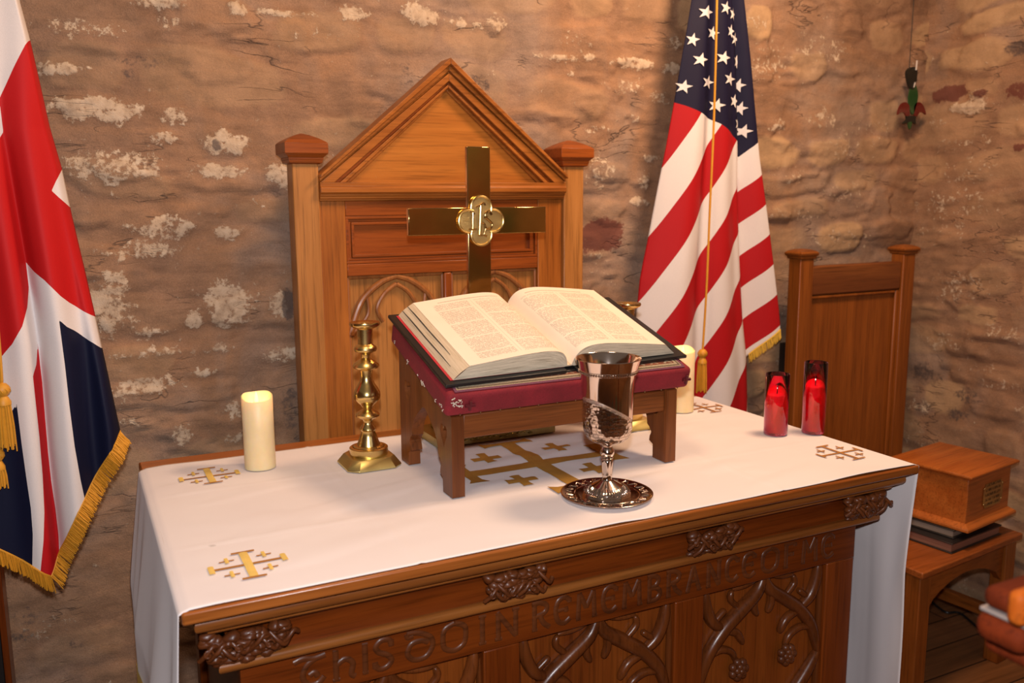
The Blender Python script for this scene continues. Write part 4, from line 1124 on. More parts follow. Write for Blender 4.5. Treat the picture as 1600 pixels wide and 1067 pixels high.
for i, (xa_, xb_) in enumerate(((XS0, XS0+.026), (XS1-.026, XS1))):
    m_ = MB(); m_.curve([side_profile(), heart(YS0+.040, zf+.118, 1.25), heart(YS1-.050, zf+.165, 1.4)], xa_, xb_, 'x'); m_.build('side_frame', std('z'), ST, 0.002)
m_ = MB(); m_.box(XS0+.0265, XS1-.0265, YS0+.006, YS0+.024, zf+.113, top_z(YS0)+.001); m_.build('front_rail', std('x'), ST, 0.003)
m_ = MB(); m_.box(XS0+.0265, XS1-.0265, YS1-.024, YS1-.006, zf+.19, top_z(YS1)-.012); m_.build('back_rail', std('x'), ST, 0.003)
# slope frame
OS = Vector((.505, YS0-.006, FZ+.0)); SV = Vector((0, math.cos(sl), math.sin(sl))); SN = Vector((0, -math.sin(sl), math.cos(sl)))
TS = Matrix(((1, 0, 0, OS.x), (0, SV.y, SN.y, OS.y), (0, SV.z, SN.z, OS.z), (0, 0, 0, 1)))
CW, CD, CT = .565, .325, .050
def velvet():
    m, nt, b = newmat('red_velvet')
    n = noise(nt, coords(nt), 14, 4); n2 = noise(nt, coords(nt), 420, 2)
    c_ = ramp(nt, n, [(0.3, (0.16, 0.006, 0.012)), (0.7, (0.26, 0.010, 0.020))])
    L(nt, mix(nt, 1.0, c_, ramp(nt, n2, [(0.3, .8), (.7, 1.1)]), 'MULTIPLY'), b.inputs['Base Color'])
    b.inputs['Roughness'].default_value = .85; b.inputs['Sheen Weight'].default_value = .05; b.inputs['Sheen Tint'].default_value = (1, .3, .3, 1)
    bump(nt, b, n2, .3, .0008); return m
nx, ny = 40, 24; vs = []; fs = []
m_ = MB(); m_.box(0, CW, 0, CD, 0.0005, CT, TS)
vel = m_.build('padded_top', velvet(), ST, 0.010, seg=4)
# worn white stitches and corner patch, dark cross shaped stud
m_ = MB(); rng = random.Random(12)
for k in range(16):
    v = rng.uniform(.01, .30); w0 = rng.uniform(.004, .016)
    a = TS @ Vector((-.0012, v, w0)); b = TS @ Vector((-.0014, v+rng.uniform(-.008, .008), w0+rng.uniform(.002, .007)))
    m_.tube([a, a.lerp(b, .5)+Vector((-.001, 0, .001)), b], .0009, 5)
for k in range(26):
    u = rng.uniform(.006, .032); v = rng.uniform(-.0015, .0); w0 = rng.uniform(.030, .046)-u*.3
    a = TS @ Vector((u, -.0008, w0)); b = TS @ Vector((u+rng.uniform(-.004, .006), -.0016, w0+rng.uniform(-.003, .003)))
    m_.tube([a, b], .0011, 5)
tag(m_.build('frayed_threads', plain('frayed_cotton', (.62, .55, .45), .95), vel), kind='stuff')
for cu, sgn in ((.048, 1), (CW-.012, 1)):
    m_ = MB()
    for (a, b) in (((-.010, 0), (.010, 0)), ((0, -.010), (0, .010))):
        p = TS @ Vector((cu+a[0], -.0016, .024+a[1])); q = TS @ Vector((cu+b[0], -.0016, .024+b[1])); m_.tube([p, q], .0036, 6)
    m_.build('embroidered_cross', plain('dark_red_silk', (.10, .004, .01), .5), vel)
for k in range(13):
    m_ = MB(); u = .03+.505*k/12; p = TS @ Vector((u, -.0006, .005)); m_.lathe([(.0003, -.0022), (.0018, 0), (.0003, .0022)], p, 8); m_.build('upholstery_nail', metal('nail_brass', (.35, .2, .1), .4), vel)
def tapestry():
    m, nt, b = newmat('needlepoint_panel')
    t_ = N(nt, 'ShaderNodeTexCoord'); s = N(nt, 'ShaderNodeSeparateXYZ'); L(nt, t_.outputs['UV'], s.inputs[0])
    u, v = s.outputs[0], s.outputs[1]     # metres
    du = math_(nt, 'MINIMUM', u, math_(nt, 'SUBTRACT', CW-.034, u)); dv = math_(nt, 'MINIMUM', v, math_(nt, 'SUBTRACT', CD-.022, v)); d = math_(nt, 'MINIMUM', du, dv)
    band = ramp(nt, math_(nt, 'MULTIPLY', d, 10), [(0.0, (.16, .05, .09)), (.055, (.36, .29, .18)), (.08, (.13, .09, .06)), (.12, (.38, .31, .20)), (.17, (.17, .055, .03)), (.42, (.36, .29, .18)), (.47, (.12, .045, .03))], 'CONSTANT')
    cu = math_(nt, 'ABSOLUTE', math_(nt, 'SUBTRACT', math_(nt, 'FRACT', math_(nt, 'MULTIPLY', u, 29)), .5))
    cv = math_(nt, 'ABSOLUTE', math_(nt, 'SUBTRACT', math_(nt, 'FRACT', math_(nt, 'MULTIPLY', math_(nt, 'SUBTRACT', v, .014), 34)), .5))
    star = math_(nt, 'MULTIPLY', math_(nt, 'LESS_THAN', math_(nt, 'ABSOLUTE', math_(nt, 'SUBTRACT', cu, cv)), .10), math_(nt, 'LESS_THAN', math_(nt, 'ADD', cu, cv), .55))
    inb = math_(nt, 'MULTIPLY', math_(nt, 'GREATER_THAN', d, .017), math_(nt, 'LESS_THAN', d, .042))
    col = mix(nt, math_(nt, 'MULTIPLY', star, inb), band, (.34, .28, .19))
    alt_ = math_(nt, 'GREATER_THAN', math_(nt, 'FRACT', math_(nt, 'MULTIPLY', u, 14.5)), .5)
    col = mix(nt, math_(nt, 'MULTIPLY', math_(nt, 'MULTIPLY', alt_, inb), .35), col, (.30, .08, .03))
    st = noise(nt, coords(nt), 600, 2); L(nt, mix(nt, 1.0, col, ramp(nt, st, [(.3, .6), (.65, 1.1)]), 'MULTIPLY'), b.inputs['Base Color'])
    b.inputs['Roughness'].default_value = .95; bump(nt, b, st, .7, .001); return m
def uvplane(name, mat, fn, U, V_, parent, uvf=None, label=None):
    me = bpy.data.meshes.new(name); base = Vector((0, 0, 0)); q = parent
    while q is not None: base = base+q.location; q = q.parent
    vs = [tuple(fn(u, v)-base) for v in V_ for u in U]; nu = len(U); fs = [(j*nu+i, j*nu+i+1, (j+1)*nu+i+1, (j+1)*nu+i) for j in range(len(V_)-1) for i in range(nu-1)]
    me.from_pydata(vs, [], fs); uvl = me.uv_layers.new(name='UVMap')
    co = [(uvf(u, v) if uvf else (u, v)) for v in V_ for u in U]
    for lp in me.loops: uvl.data[lp.index].uv = co[lp.vertex_index]
    me.materials.append(mat); me.polygons.foreach_set('use_smooth', [True]*len(fs))
    o = bpy.data.objects.new(name, me); COL.objects.link(o); o.parent = parent
    if label: o['label'] = label
    return o
lin = lambda a, b, n: [a+(b-a)*i/(n-1) for i in range(n)]
uvplane('needlepoint_cover', tapestry(), lambda u, v: TS @ Vector((u+.017, v+.006, CT+.0012+.0025*math.sin(min(max(v/.02, 0), 1)*PI/2))), lin(0, CW-.034, 30), lin(0, CD-.022, 20), ST)

# ------------------------------------------------------------------ open bible
rb = math.radians(1.7)
OB = TS @ Vector((.279, .039, CT+.0050))
BKs = Matrix.Translation(OB) @ TS.to_3x3().to_4x4() @ Matrix.Rotation(rb, 4, 'Z')
BK = thing('open_bible', (OB.x, OB.y+.14, OB.z), 'large open book with two columns of print and black cover on the red stand', 'book')
BH = .292
m_ = MB(); m_.box(-.277, -.012, -.013, BH+.010, -.0005, .0068, BKs); m_.box(.012, .292, -.013, BH+.010, -.0005, .0068, BKs)
m_.box(-.0125, .0125, -.008, BH+.008, -.001, .0025, BKs)
m_.build('leather_cover', plain('black_cover', (.010, .010, .011), .33), BK, 0.003, seg=3)
m_ = MB(); m_.box(-.2625, -.013, .001, BH-.001, .0069, .0079, BKs); m_.build('red_endpaper', plain('red_paper', (.45, .02, .03), .7), BK)
secL = [(-.005, .010), (-.009, .024), (-.018, .037), (-.034, .0445), (-.060, .0475), (-.095, .0465), (-.140, .0430), (-.185, .0385), (-.226, .0345)]
secR = [(.005, .010), (.010, .026), (.022, .041), (.042, .0495), (.072, .0515), (.110, .0485), (.160, .0425), (.205, .0365), (.236, .0320)]
secLs = [(p.x, p.y) for p in spline([(a, b, 0) for a, b in secL], 5)]
secRs = [(p.x, p.y) for p in spline([(a, b, 0) for a, b in secR], 5)]
def edge_mat(name, c1, c2, c3, streak):
    m, nt, b = newmat(name)
    t_ = N(nt, 'ShaderNodeTexCoord'); s = N(nt, 'ShaderNodeSeparateXYZ'); L(nt, t_.outputs['UV'], s.inputs[0])
    cb = N(nt, 'ShaderNodeCombineXYZ'); L(nt, math_(nt, 'MULTIPLY', s.outputs[0], streak), cb.inputs[0]); L(nt, math_(nt, 'MULTIPLY', s.outputs[1], 13), cb.inputs[1])
    n = noise(nt, cb.outputs[0], 1, 5, .75); L(nt, ramp(nt, n, [(.32, c1), (.48, c2), (.66, c3)]), b.inputs['Base Color'])
    b.inputs['Roughness'].default_value = .7; return m
ED = edge_mat('aged_page_bottom', (.32, .26, .17), (.62, .53, .38), (.82, .72, .54), 4)
EF = edge_mat('cream_fore_edge', (.48, .37, .22), (.68, .54, .36), (.76, .62, .44), 3)
for side, sec, foot in ((-1, secLs, -.257), (1, secRs, .266)):
    # bottom and top page edges: layered faces between cover and curved top
    for vv, nm in ((0.0, 'page_edges'), (BH, 'page_edges')):
        U = lin(0, 1, 60); Vv = lin(0, 1, 8)
        def fn(u, v, sec=sec, foot=foot, vv=vv, side=side):
            i = u*(len(sec)-1); k = min(int(i), len(sec)-2); f = i-k
            tx = sec[k][0]*(1-f)+sec[k+1][0]*f; tz = sec[k][1]*(1-f)+sec[k+1][1]*f
            bx_ = (side*.010)+(foot-side*.010)*(u**1.15); bz = .0080
            # leaves bow: hump follows the top, squeezes to the cover
            x = bx_+(tx-bx_)*v; z = bz+(tz-bz)*v
            return BKs @ Vector((x, vv, z))
        uvplane(nm, ED, fn, U, Vv, BK, label='grey aged page edges')
    def fe(u, v, sec=sec, foot=foot):
        tx, tz = sec[-1]; x = foot+(tx-foot)*v+ .003*math.sin(v*PI)*(-1 if foot < 0 else 1); z = .0080+(tz-.0080)*v
        return BKs @ Vector((x, u*BH, z))
    uvplane('fore_edge', EF, fe, lin(0, 1, 20), lin(0, 1, 10), BK, lambda u, v: (u, v))
# dark strips painting the shade between leaf bundles on the left fore edge
m_ = MB()
for v0, a0, a1 in ((.38, .12, 1.0), (.72, .22, 1.0)):
    tx, tz = secL[-1]; foot = -.257
    x = foot+(tx-foot)*v0-.0030*math.sin(v0*PI)-.0002; z = .008+(tz-.008)*v0
    m_.tube([BKs @ Vector((x, BH*(a0+(a1-a0)*k/6), z+.0006*math.sin(k*1.7))) for k in range(7)], [.0004, .0011, .0016, .0017, .0016, .0013, .0009], 5)
m_.build('leaf_gap_shade', plain('page_shadow_gap', (.07, .055, .04), .9), BK)
def page_mat(name, flip):
    m, nt, b = newmat(name)
    t_ = N(nt, 'ShaderNodeTexCoord'); s = N(nt, 'ShaderNodeSeparateXYZ'); L(nt, t_.outputs['UV'], s.inputs[0])
    u, v = s.outputs[0], s.outputs[1]      # u 0..1 gutter->edge along the page, v 0..1 bottom->top
    def between(x, a, c): return math_(nt, 'MULTIPLY', math_(nt, 'GREATER_THAN', x, a), math_(nt, 'LESS_THAN', x, c))
    rows = 74.0
    rv = math_(nt, 'MULTIPLY', v, rows); line = between(math_(nt, 'FRACT', rv), .28, .80); idx = math_(nt, 'FLOOR', rv)
    cb = N(nt, 'ShaderNodeCombineXYZ'); L(nt, math_(nt, 'MULTIPLY', u, 95), cb.inputs[0]); L(nt, math_(nt, 'MULTIPLY', idx, 7.31), cb.inputs[1])
    wd = math_(nt, 'GREATER_THAN', noise(nt, cb.outputs[0], 1, 2, .5), .44)
    cb2 = N(nt, 'ShaderNodeCombineXYZ'); L(nt, math_(nt, 'MULTIPLY', u, 420), cb2.inputs[0]); L(nt, math_(nt, 'MULTIPLY', v, 420), cb2.inputs[1])
    ch = math_(nt, 'GREATER_THAN', noise(nt, cb2.outputs[0], 1, 1, .5), .45)
    colm = math_(nt, 'ADD', between(u, .13, .47), between(u, .53, .87)); 
    par = math_(nt, 'GREATER_THAN', math_(nt, 'FRACT', math_(nt, 'ADD', math_(nt, 'MULTIPLY', v, 4.6), math_(nt, 'MULTIPLY', math_(nt, 'GREATER_THAN', u, .5), .37))), .07)
    vm = between(v, .06, .90)
    k = math_(nt, 'MULTIPLY', math_(nt, 'MULTIPLY', math_(nt, 'MULTIPLY', line, wd), math_(nt, 'MULTIPLY', ch, colm)), math_(nt, 'MULTIPLY', vm, par))
    head = math_(nt, 'MULTIPLY', math_(nt, 'MULTIPLY', between(v, .925, .938), between(u, .2, .8)), ch)
    rule = math_(nt, 'MULTIPLY', between(u, .4985, .5015), vm)
    k = math_(nt, 'ADD', k, math_(nt, 'ADD', math_(nt, 'MULTIPLY', head, .8), math_(nt, 'MULTIPLY', rule, .6)), True)
    n = noise(nt, coords(nt), 8, 3)
    pc = ramp(nt, n, [(.3, (.82, .70, .56)), (.7, (.88, .765, .62))])
    L(nt, mix(nt, math_(nt, 'MULTIPLY', k, .72), pc, (.13, .10, .085)), b.inputs['Base Color'])
    b.inputs['Roughness'].default_value = .75; b.inputs['Specular IOR Level'].default_value = .25
    return m
PM = page_mat('printed_page', 0)
for side, sec in ((-1, secLs), (1, secRs)):
    ns = len(sec); cum = [0]
    for a, b in zip(sec, sec[1:]): cum.append(cum[-1]+math.hypot(b[0]-a[0], b[1]-a[1]))
    def fn(u, v, sec=sec):
        k = int(round(u*(len(sec)-1))); return BKs @ Vector((sec[k][0], v*BH, sec[k][1]+.0004))
    U = [i/(ns-1) for i in range(ns)]
    uvplane('printed_page', PM, fn, U, lin(0, 1, 12), BK, lambda u, v, cum=cum: (cum[int(round(u*(len(cum)-1)))]/cum[-1], v))
m_ = MB()    # gutter closing strip + ribbon
m_.box(-.0075, .0075, .001, BH-.001, .0078, .0105, BKs); m_.build('gutter', EF, BK)

# ------------------------------------------------------------------ flags
def flag_mat(kind):
    m, nt, b = newmat(kind)
    redc, whc, blc = (0.52, 0.010, 0.012), (0.78, 0.73, 0.72), (0.006, 0.008, 0.030)
    def gt(x): return math_(nt, 'GREATER_THAN', x, 0.0)
    if kind == 'union_flag_cloth':
        c = mix(nt, gt(attr(nt, 'w')), redc, whc); c = mix(nt, gt(attr(nt, 'b')), c, blc); c = mix(nt, gt(attr(nt, 'r')), c, (0.50, .010, .014))
    else:
        st = math_(nt, 'GREATER_THAN', math_(nt, 'FRACT', math_(nt, 'MULTIPLY', attr(nt, 't'), .5)), .5)
        c = mix(nt, st, whc, (0.44, 0.010, 0.014)); c = mix(nt, gt(attr(nt, 'c')), c, (.010, .009, .032))
    n2 = noise(nt, coords(nt), 1200, 2)
    L(nt, mix(nt, 1.0, c, ramp(nt, n2, [(.3, .88), (.7, 1.05)]), 'MULTIPLY'), b.inputs['Base Color'])
    b.inputs['Roughness'].default_value = .6; b.inputs['Specular IOR Level'].default_value = .2
    bump(nt, b, n2, .15, .0004); return m
WHITE = plain('white_star_cloth', (.80, .76, .76), .6)
FR = plain('gold_fringe', (.72, .33, .025), .5)
FRT = FR
def lerp_poly(pts, y):
    ys = [p[1] for p in pts]; xs_ = [p[0] for p in pts]; return np.interp(y, ys, xs_)
def fringe(path, length, down, parent, seed, density=700, out=None):
    
    rng = random.Random(seed); m_ = MB(); path = [Vector(p) for p in path]
    seg = [(b-a).length for a, b in zip(path, path[1:])]; tot = sum(seg); n = int(tot*density)
    for k in range(n):
        d = tot*(k+rng.random()*.6)/n; i = 0
        while i < len(seg)-1 and d > seg[i]: d -= seg[i]; i += 1
        p = path[i].lerp(path[i+1], min(d/seg[i], 1)); t_ = (path[i+1]-path[i]).normalized()
        ln = length*rng.uniform(.86, 1.06); dr = Vector(down)+t_*rng.uniform(-.12, .12)
        y = rng.uniform(-.003, .003)
        a = p+Vector((0, y, 0)); e_ = p+dr*ln+Vector((0, y*1.5, 0))
        m_.tube([a, a.lerp(e_, .5)+t_*rng.uniform(-.002, .002), e_], [.0010, .0013, .0009], 4)
    m_.tube(path, .0022, 6)
    return m_.build('fringe', FR, parent, smooth=True)
def tassel(parent, top, ln, r, name='tassel'):
    m_ = MB(); top = Vector(top); rng = random.Random(4)
    prof = [(.001, 0), (r*.55, -.002), (r*.9, -.008), (r*1.0, -.016), (r*.85, -.023), (r*.55, -.028), (r*.70, -.032), (r*.95, -.040), (r*.95, -.046)]
    m_.lathe(prof, top, 20)
    for k in range(40):
        a = 2*PI*k/40; q = r*(.65+.35*rng.random()); s = top+Vector((math.cos(a)*q*.85, math.sin(a)*q*.85, -.040)); e_ = top+Vector((math.cos(a)*q*1.15, math.sin(a)*q*1.15, -ln*rng.uniform(.92, 1.04)))
        mid = s.lerp(e_, .5)+Vector((math.cos(a)*.001, 0, 0)); m_.tube([s, mid, e_], [.0014, .0016, .0012], 5)
    for k in range(9):
        a = 2*PI*k/9; m_.tube([top+Vector((math.cos(a+s*.9)*r*1.02*math.sin(.35+s*2.4), math.sin(a+s*.9)*r*1.02*math.sin(.35+s*2.4), -.003-.024*s)) for s in (0, .2, .4, .6, .8, 1)], .0011, 5)
    return m_.build(name, FR, parent, smooth=True)

# union flag, left foreground of the wall
YU = 0.84
UK = thing('union_flag', (-.30, YU, 0), 'red white and blue flag with gold fringe hanging at the left edge', 'flag')
outR = [(22, -60), (30, 0), (45, 56), (61, 126), (77, 197), (96, 262), (112, 337), (131, 417), (150, 500), (159, 542), (173, 606), (189, 679)]
nu_, nv_ = 110, 240
BL = [(-150, 800), (0, 857), (64, 884), (95, 898)]         # bottom hem left part
BR = [(95, 898), (136, 797), (165, 738), (189, 679)]
us_ = np.linspace(0, 1, nu_); vs_ = np.linspace(0, 1, nv_)
Uu, Vv = np.meshgrid(us_, vs_)
# column ends along the hem, column starts at the top
hem = BL+BR[1:]; hl = np.cumsum([0]+[math.dist(a, b) for a, b in zip(hem, hem[1:])]); hl = hl/hl[-1]
hx = np.interp(Uu, hl, [p[0] for p in hem]); hy = np.interp(Uu, hl, [p[1] for p in hem])
# right outline followed exactly by last column; others blend
yy = -60+(hy+60)*Vv
rx = lerp_poly(outR, yy*1.0)
rxh = lerp_poly(outR, np.clip(hy, -60, 679))
tx0 = -70+(22+70)*Uu
straight = tx0+(hx-tx0)*Vv
edge_def = (lerp_poly(outR, yy)-(22+(189-22)*((yy+60)/739)))
PXg = straight+edge_def*np.clip(Uu, 0, 1)**2
PYg = yy
Pg = np.stack([PXg.ravel(), PYg.ravel()], -1)
W1 = [(-160, -60), (22, -60), (30, 0), (46, 58), (34, 82), (22, 106), (10, 132), (0, 152), (-20, 190), (-160, 330)]
W1 = [(-160, -90), (24, -90), (30, 0), (46, 58), (34, 82), (22, 106), (10, 132), (0, 152), (-20, 190), (-160, 330)]
W2 = [(80, 298), (97, 262), (140, 262), (140, 345), (112, 327)]
W3 = [(40, 410), (54, 424), (70, 436), (82, 448), (94, 461), (108, 473), (122, 482), (152, 499), (240, 540), (240, 720), (136, 830), (95, 930), (-190, 900), (-190, 640), (-20, 580), (0, 560), (20, 536), (35, 508), (42, 480), (44, 450)]
W4 = [(-10, 150), (0, 166), (5, 206), (-4, 220), (-20, 220)]
B1 = [(92, 497), (104, 509), (115, 516), (130, 527), (145, 536), (158, 546), (260, 590), (260, 700), (150, 860), (136, 797), (125, 745), (116, 693), (108, 630), (101, 566)]
B2 = [(27, 629), (35, 693), (43, 750), (49, 790), (52, 831), (51, 890), (51, 930), (-190, 900), (-190, 760), (0, 672)]
R1 = [(58, 537), (62, 570), (66, 600), (70, 650), (75, 710), (80, 755), (87, 797), (92, 840), (95, 930), (64, 930), (64, 886), (68, 840), (69, 797), (66, 740), (61, 681), (55, 625), (51, 586), (56, 570)]
w_ = np.maximum.reduce([sdpoly(Pg, q) for q in (W1, W2, W3, W4)]); b_ = np.maximum(sdpoly(Pg, B1), sdpoly(Pg, B2)); r_ = sdpoly(Pg, R1)
def unproj(PX_, PY_, Y):
    Rn = np.array(R); D = np.stack([PX_-800, -(PY_-533.5), np.full_like(PX_, -FPX)], -1)@Rn.T
    t = (Y-CAM.y)/D[..., 1]; return np.stack([CAM.x+D[..., 0]*t, np.full_like(PX_, Y) if np.isscalar(Y) else Y, CAM.z+D[..., 2]*t], -1)
# fold relief: soft vertical swags converging toward the pole
a1 = (PXg-lerp_poly([(-8, -60), (4, 200), (40, 410), (60, 540), (74, 700), (95, 898)], PYg))
env = np.clip((PYg+60)/500, .25, 1)
rel = -.030*np.exp(-(a1-36)**2/(2*18**2))*env+.026*np.exp(-(a1)**2/(2*7**2))*env*np.clip((PYg-100)/200, 0, 1)-.020*np.exp(-(a1+26)**2/(2*16**2))*env
rel += .018*np.exp(-(a1-70)**2/(2*14**2))*env-.012*np.exp(-(a1-98)**2/(2*10**2))*env
rel += .040*np.clip((Uu-.93)/.07, 0, 1)**2
flat = unproj(PXg, PYg, YU); flat[..., 1] += rel
fc = grid_mesh('flag_cloth', flat.reshape(-1, 3), nu_, nv_, flag_mat('union_flag_cloth'), {'w': w_, 'b': b_, 'r': r_}, UK)
so = fc.modifiers.new('t', 'SOLIDIFY'); so.thickness = .001
hemL = [Vector(flat[-1, i]) for i in range(0, nu_, 2) if hem and True]
ki = int(np.argmin(np.abs(hl[3]-us_)))
fringe([Vector(flat[-1, i])+Vector((0, -.002, .001)) for i in range(0, ki+1, 3)], .038, (.10, 0, -1), fc, 1, 900)
fringe([Vector(flat[-1, i])+Vector((0, -.002, .001)) for i in range(ki, nu_, 3)]+[Vector(flat[-1, -1])], .034, (.62, 0, -.80), fc, 2, 900)
m_ = MB(); m_.tube([(-.40, YU+.03, .03), (-.33, YU+.03, 2.6)], .013, 14); m_.build('flag_pole', wood('pole_oak', (.2, .08, .03), (.3, .13, .05), 'z'), UK, smooth=True)
m_ = MB(); m_.lathe([(.095, 0), (.095, .02), (.08, .035), (.03, .05), (.02, .09), (.001, .09)], (-.40, YU+.03, 0), 32); m_.build('stand_foot', BRASS, UK, smooth=True, angle=40)
tp = ony(2, 598, YU-.035); tassel(UK, tp, ony(2, 598, YU-.035).z-ony(2, 703, YU-.035).z, .0155)
tp2 = ony(-6, 700, YU-.03); tassel(UK, tp2, .085, .014)
m_ = MB(); m_.tube(spline([ony(-40, -40, YU-.05), ony(-20, 300, YU-.05), ony(0, 560, YU-.04), tp], 8), .0035, 8); m_.tube(spline([ony(-50, -40, YU-.05), ony(-30, 350, YU-.05), tp2], 8), .0035, 8); m_.build('cord', FR, UK, smooth=True)

# stars and stripes, right of the throne
YA = 0.985
US = thing('striped_flag', (ony(1110, 600, YA).x, YA, 0), 'flag with white stars and red stripes draped beside the throne', 'flag')
def cp(x, y): return (980+.6*x, .6*y)
def us_panel(name, Lp, Rp, y0s, y1s, Y, which, relf, nu=90, nv=230):
    u = np.linspace(0, 1, nu); v = np.linspace(0, 1, nv); Ug, Vg = np.meshgrid(u, v)
    yb = y0s+(y1s(Ug)-y0s)*Vg if callable(y1s) else y0s+(y1s-y0s)*Vg
    xl = lerp_poly(Lp, yb); xr = lerp_poly(Rp, yb); PX_ = xl+(xr-xl)*Ug; PY_ = yb
    cxx = (PX_-980)/.6; cyy = PY_/.6
    tt = (cyy+1.8*cxx-885)/127 if which == 0 else (cyy+1.1*cxx-836)/88.5
    # front: 0..1 white -> shader wants fract(t/2)<.5 white
    can = sdpoly(np.stack([PX_.ravel(), PY_.ravel()], -1), CANT)
    P = unproj(PX_, PY_, Y); P[..., 1] += relf(Ug, PX_, PY_)
    return P, tt, can, nu, nv
CANT = [(1030, -90), (1040, 140), (1061, 159), (1075, 166), (1088, 174), (1106, 184), (1124, 194), (1140, 207), (1157, 222), (1161, 234), (1162, 246), (1172, 233), (1190, 214), (1200, -90)]
Lf = [(1094, -90), (1085, 0), (1072, 80), (1060, 165), (1050, 230), (1038, 300), (1025, 380), (1014, 440), (1008, 500), (1003, 560), (1000, 700)]
Rf = [(1138, -90), (1150, 20), (1158, 140), (1162, 225), (1163, 290), (1169, 400), (1175, 500), (1181, 560), (1184, 700)]
def rel_front(U, px, py):
    e = np.clip((py+90)/500, .3, 1)
    return (.05*(2*U-1)**4*e-.022*np.exp(-((U-.30)/.13)**2)*e+.012*np.exp(-((U-.50)/.06)**2)*e-.020*np.exp(-((U-.72)/.12)**2)*e-.012*np.exp(-((U-.93)/.05)**2)*e)
Pf, tf, cf, nuF, nvF = us_panel('f', Lf, Rf, -90, 700, YA, 0, rel_front)
Lr = [(x-24, y) for x, y in Rf]; Rr = [(1148, -90), (1160, 0), (1170, 90), (1178, 180), (1184, 245), (1197, 340), (1207, 420), (1214, 480), (1217, 516)]
def yb_r(U): return np.interp(U, [0, .42, 1.0], [590, 556, 514])
def rel_rear(U, px, py): return .030+.018*np.sin(U*5.0)-.02*U
Pr, trr, cr, nuR, nvR = us_panel('r', Lr, Rr, -90, yb_r, YA, 1, rel_rear, 50, 200)
trr = trr  # above the first seam is white
me = None
Vall = np.concatenate([Pf.reshape(-1, 3), Pr.reshape(-1, 3)]); base = np.array(US.location)
def gf(nu, nv, off): 
    i = np.arange(nv-1)[:, None]*nu+np.arange(nu-1)[None, :]; return (np.stack([i, i+1, i+1+nu, i+nu], -1).reshape(-1, 4)+off).tolist()
Fall = gf(nuF, nvF, 0)+gf(nuR, nvR, nuF*nvF)
me = bpy.data.meshes.new('flag_cloth'); me.from_pydata((Vall-base).tolist(), [], Fall)
for nm, val in (('t', np.concatenate([tf.ravel()+200, np.maximum(trr.ravel(), -.98)+201])), ('c', np.concatenate([cf, cr]))):
    at = me.attributes.new(nm, 'FLOAT', 'POINT'); at.data.foreach_set('value', val.astype(np.float32))
me.materials.append(flag_mat('striped_flag_cloth')); me.polygons.foreach_set('use_smooth', [True]*len(me.polygons))
fo = bpy.data.objects.new('flag_cloth', me); COL.objects.link(fo); fo.parent = US
so = fo.modifiers.new('t', 'SOLIDIFY'); so.thickness = .001
STARS = [(1101, 20, 1), (1132, 13, .8), (1146, 22, .6), (1083, 62, .75), (1112, 52, .9), (1141, 49, .6), (1150, 61, .75), (1092, 94, 1), (1128, 91, 1), (1154, 96, .65), (1071, 135, .9), (1104, 129, 1), (1138, 124, .95), (1158, 133, .65), (1118, 165, 1.05), (1147, 158, .75), (1161, 169, .65), (1155, 193, .5), (1165, 205, .85), (1116, -22, 1), (1139, -30, .8)]
from mathutils.kdtree import KDTree
def yrel(px, py, front):
    Lp, Rp = (Lf, Rf) if front else (Lr, Rr); xl = lerp_poly(Lp, py); xr = lerp_poly(Rp, py); u = (px-xl)/(xr-xl)
    if front and u > 1: return None
    return float((rel_front if front else rel_rear)(np.array(u), px, py))
for sx, sy, sq in STARS:
    m_ = MB(); rr_ = 11.5; pts = []
    rot = -.28
    for k in range(10):
        a = PI/2+k*PI/5+rot; q = rr_ if k % 2 == 0 else rr_*.40
        pts.append((sx+math.cos(a)*q*sq, sy-math.sin(a)*q))
    front = sx <= lerp_poly(Rf, sy); vs = []; fs = []
    rings = [0.02, .35, .7, 1.0]; dense = []
    for k in range(10):
        a, b = pts[k], pts[(k+1) % 10]; dense += [a, ((a[0]+b[0])/2, (a[1]+b[1])/2)]
    for q in rings:
        for (x, y) in dense:
            x = sx+(x-sx)*q; y = sy+(y-sy)*q
            f = yrel(min(x, lerp_poly(Rf, y)) if front else x, y, front); p_ = ony(x, y, YA); p_.y += f-.0042; vs.append(p_)
    for i in range(3):
        for k in range(20): fs.append((i*20+k, i*20+(k+1) % 20, (i+1)*20+(k+1) % 20, (i+1)*20+k))
    m_.add(vs, fs); m_.build('white_star', WHITE, fo)
fb = [Vector(Pr[-1, i])+Vector((0, -.002, .001)) for i in range(int(.40*nuR), nuR, 3)]+[Vector(Pr[-1, -1])]
FR = plain('yellow_fringe', (.80, .50, .05), .5); fringe(fb, .030, (.20, 0, -.95), fo, 3, 900); FR = FRT
xt = ony(1098, 545, YA-.055)
m_ = MB(); cpts = [ony(1121, -60, YA-.04), ony(1119, 60, YA-.045), ony(1115, 200, YA-.045), ony(1109, 330, YA-.045), ony(1104, 450, YA-.05), xt]
cs_ = spline(cpts, 16); m_.tube(cs_, .0034, 8)
ucd = m_.build('cord', FR, US, smooth=True)
tassel(ucd, xt, xt.z-ony(1098, 612, YA-.055).z, .0150)
m_ = MB(); m_.tube([(US.location.x, YA+.055, 0.03), (US.location.x+.02, YA+.06, 2.6)], .013, 14); m_.build('flag_pole', wood('pole_oak', 0, 0), US, smooth=True)
m_ = MB(); m_.lathe([(.095, 0), (.095, .02), (.08, .035), (.03, .05), (.02, .09), (.001, .09)], (US.location.x, YA+.045, 0), 32); m_.build('stand_foot', BRASS, US, smooth=True, angle=40)

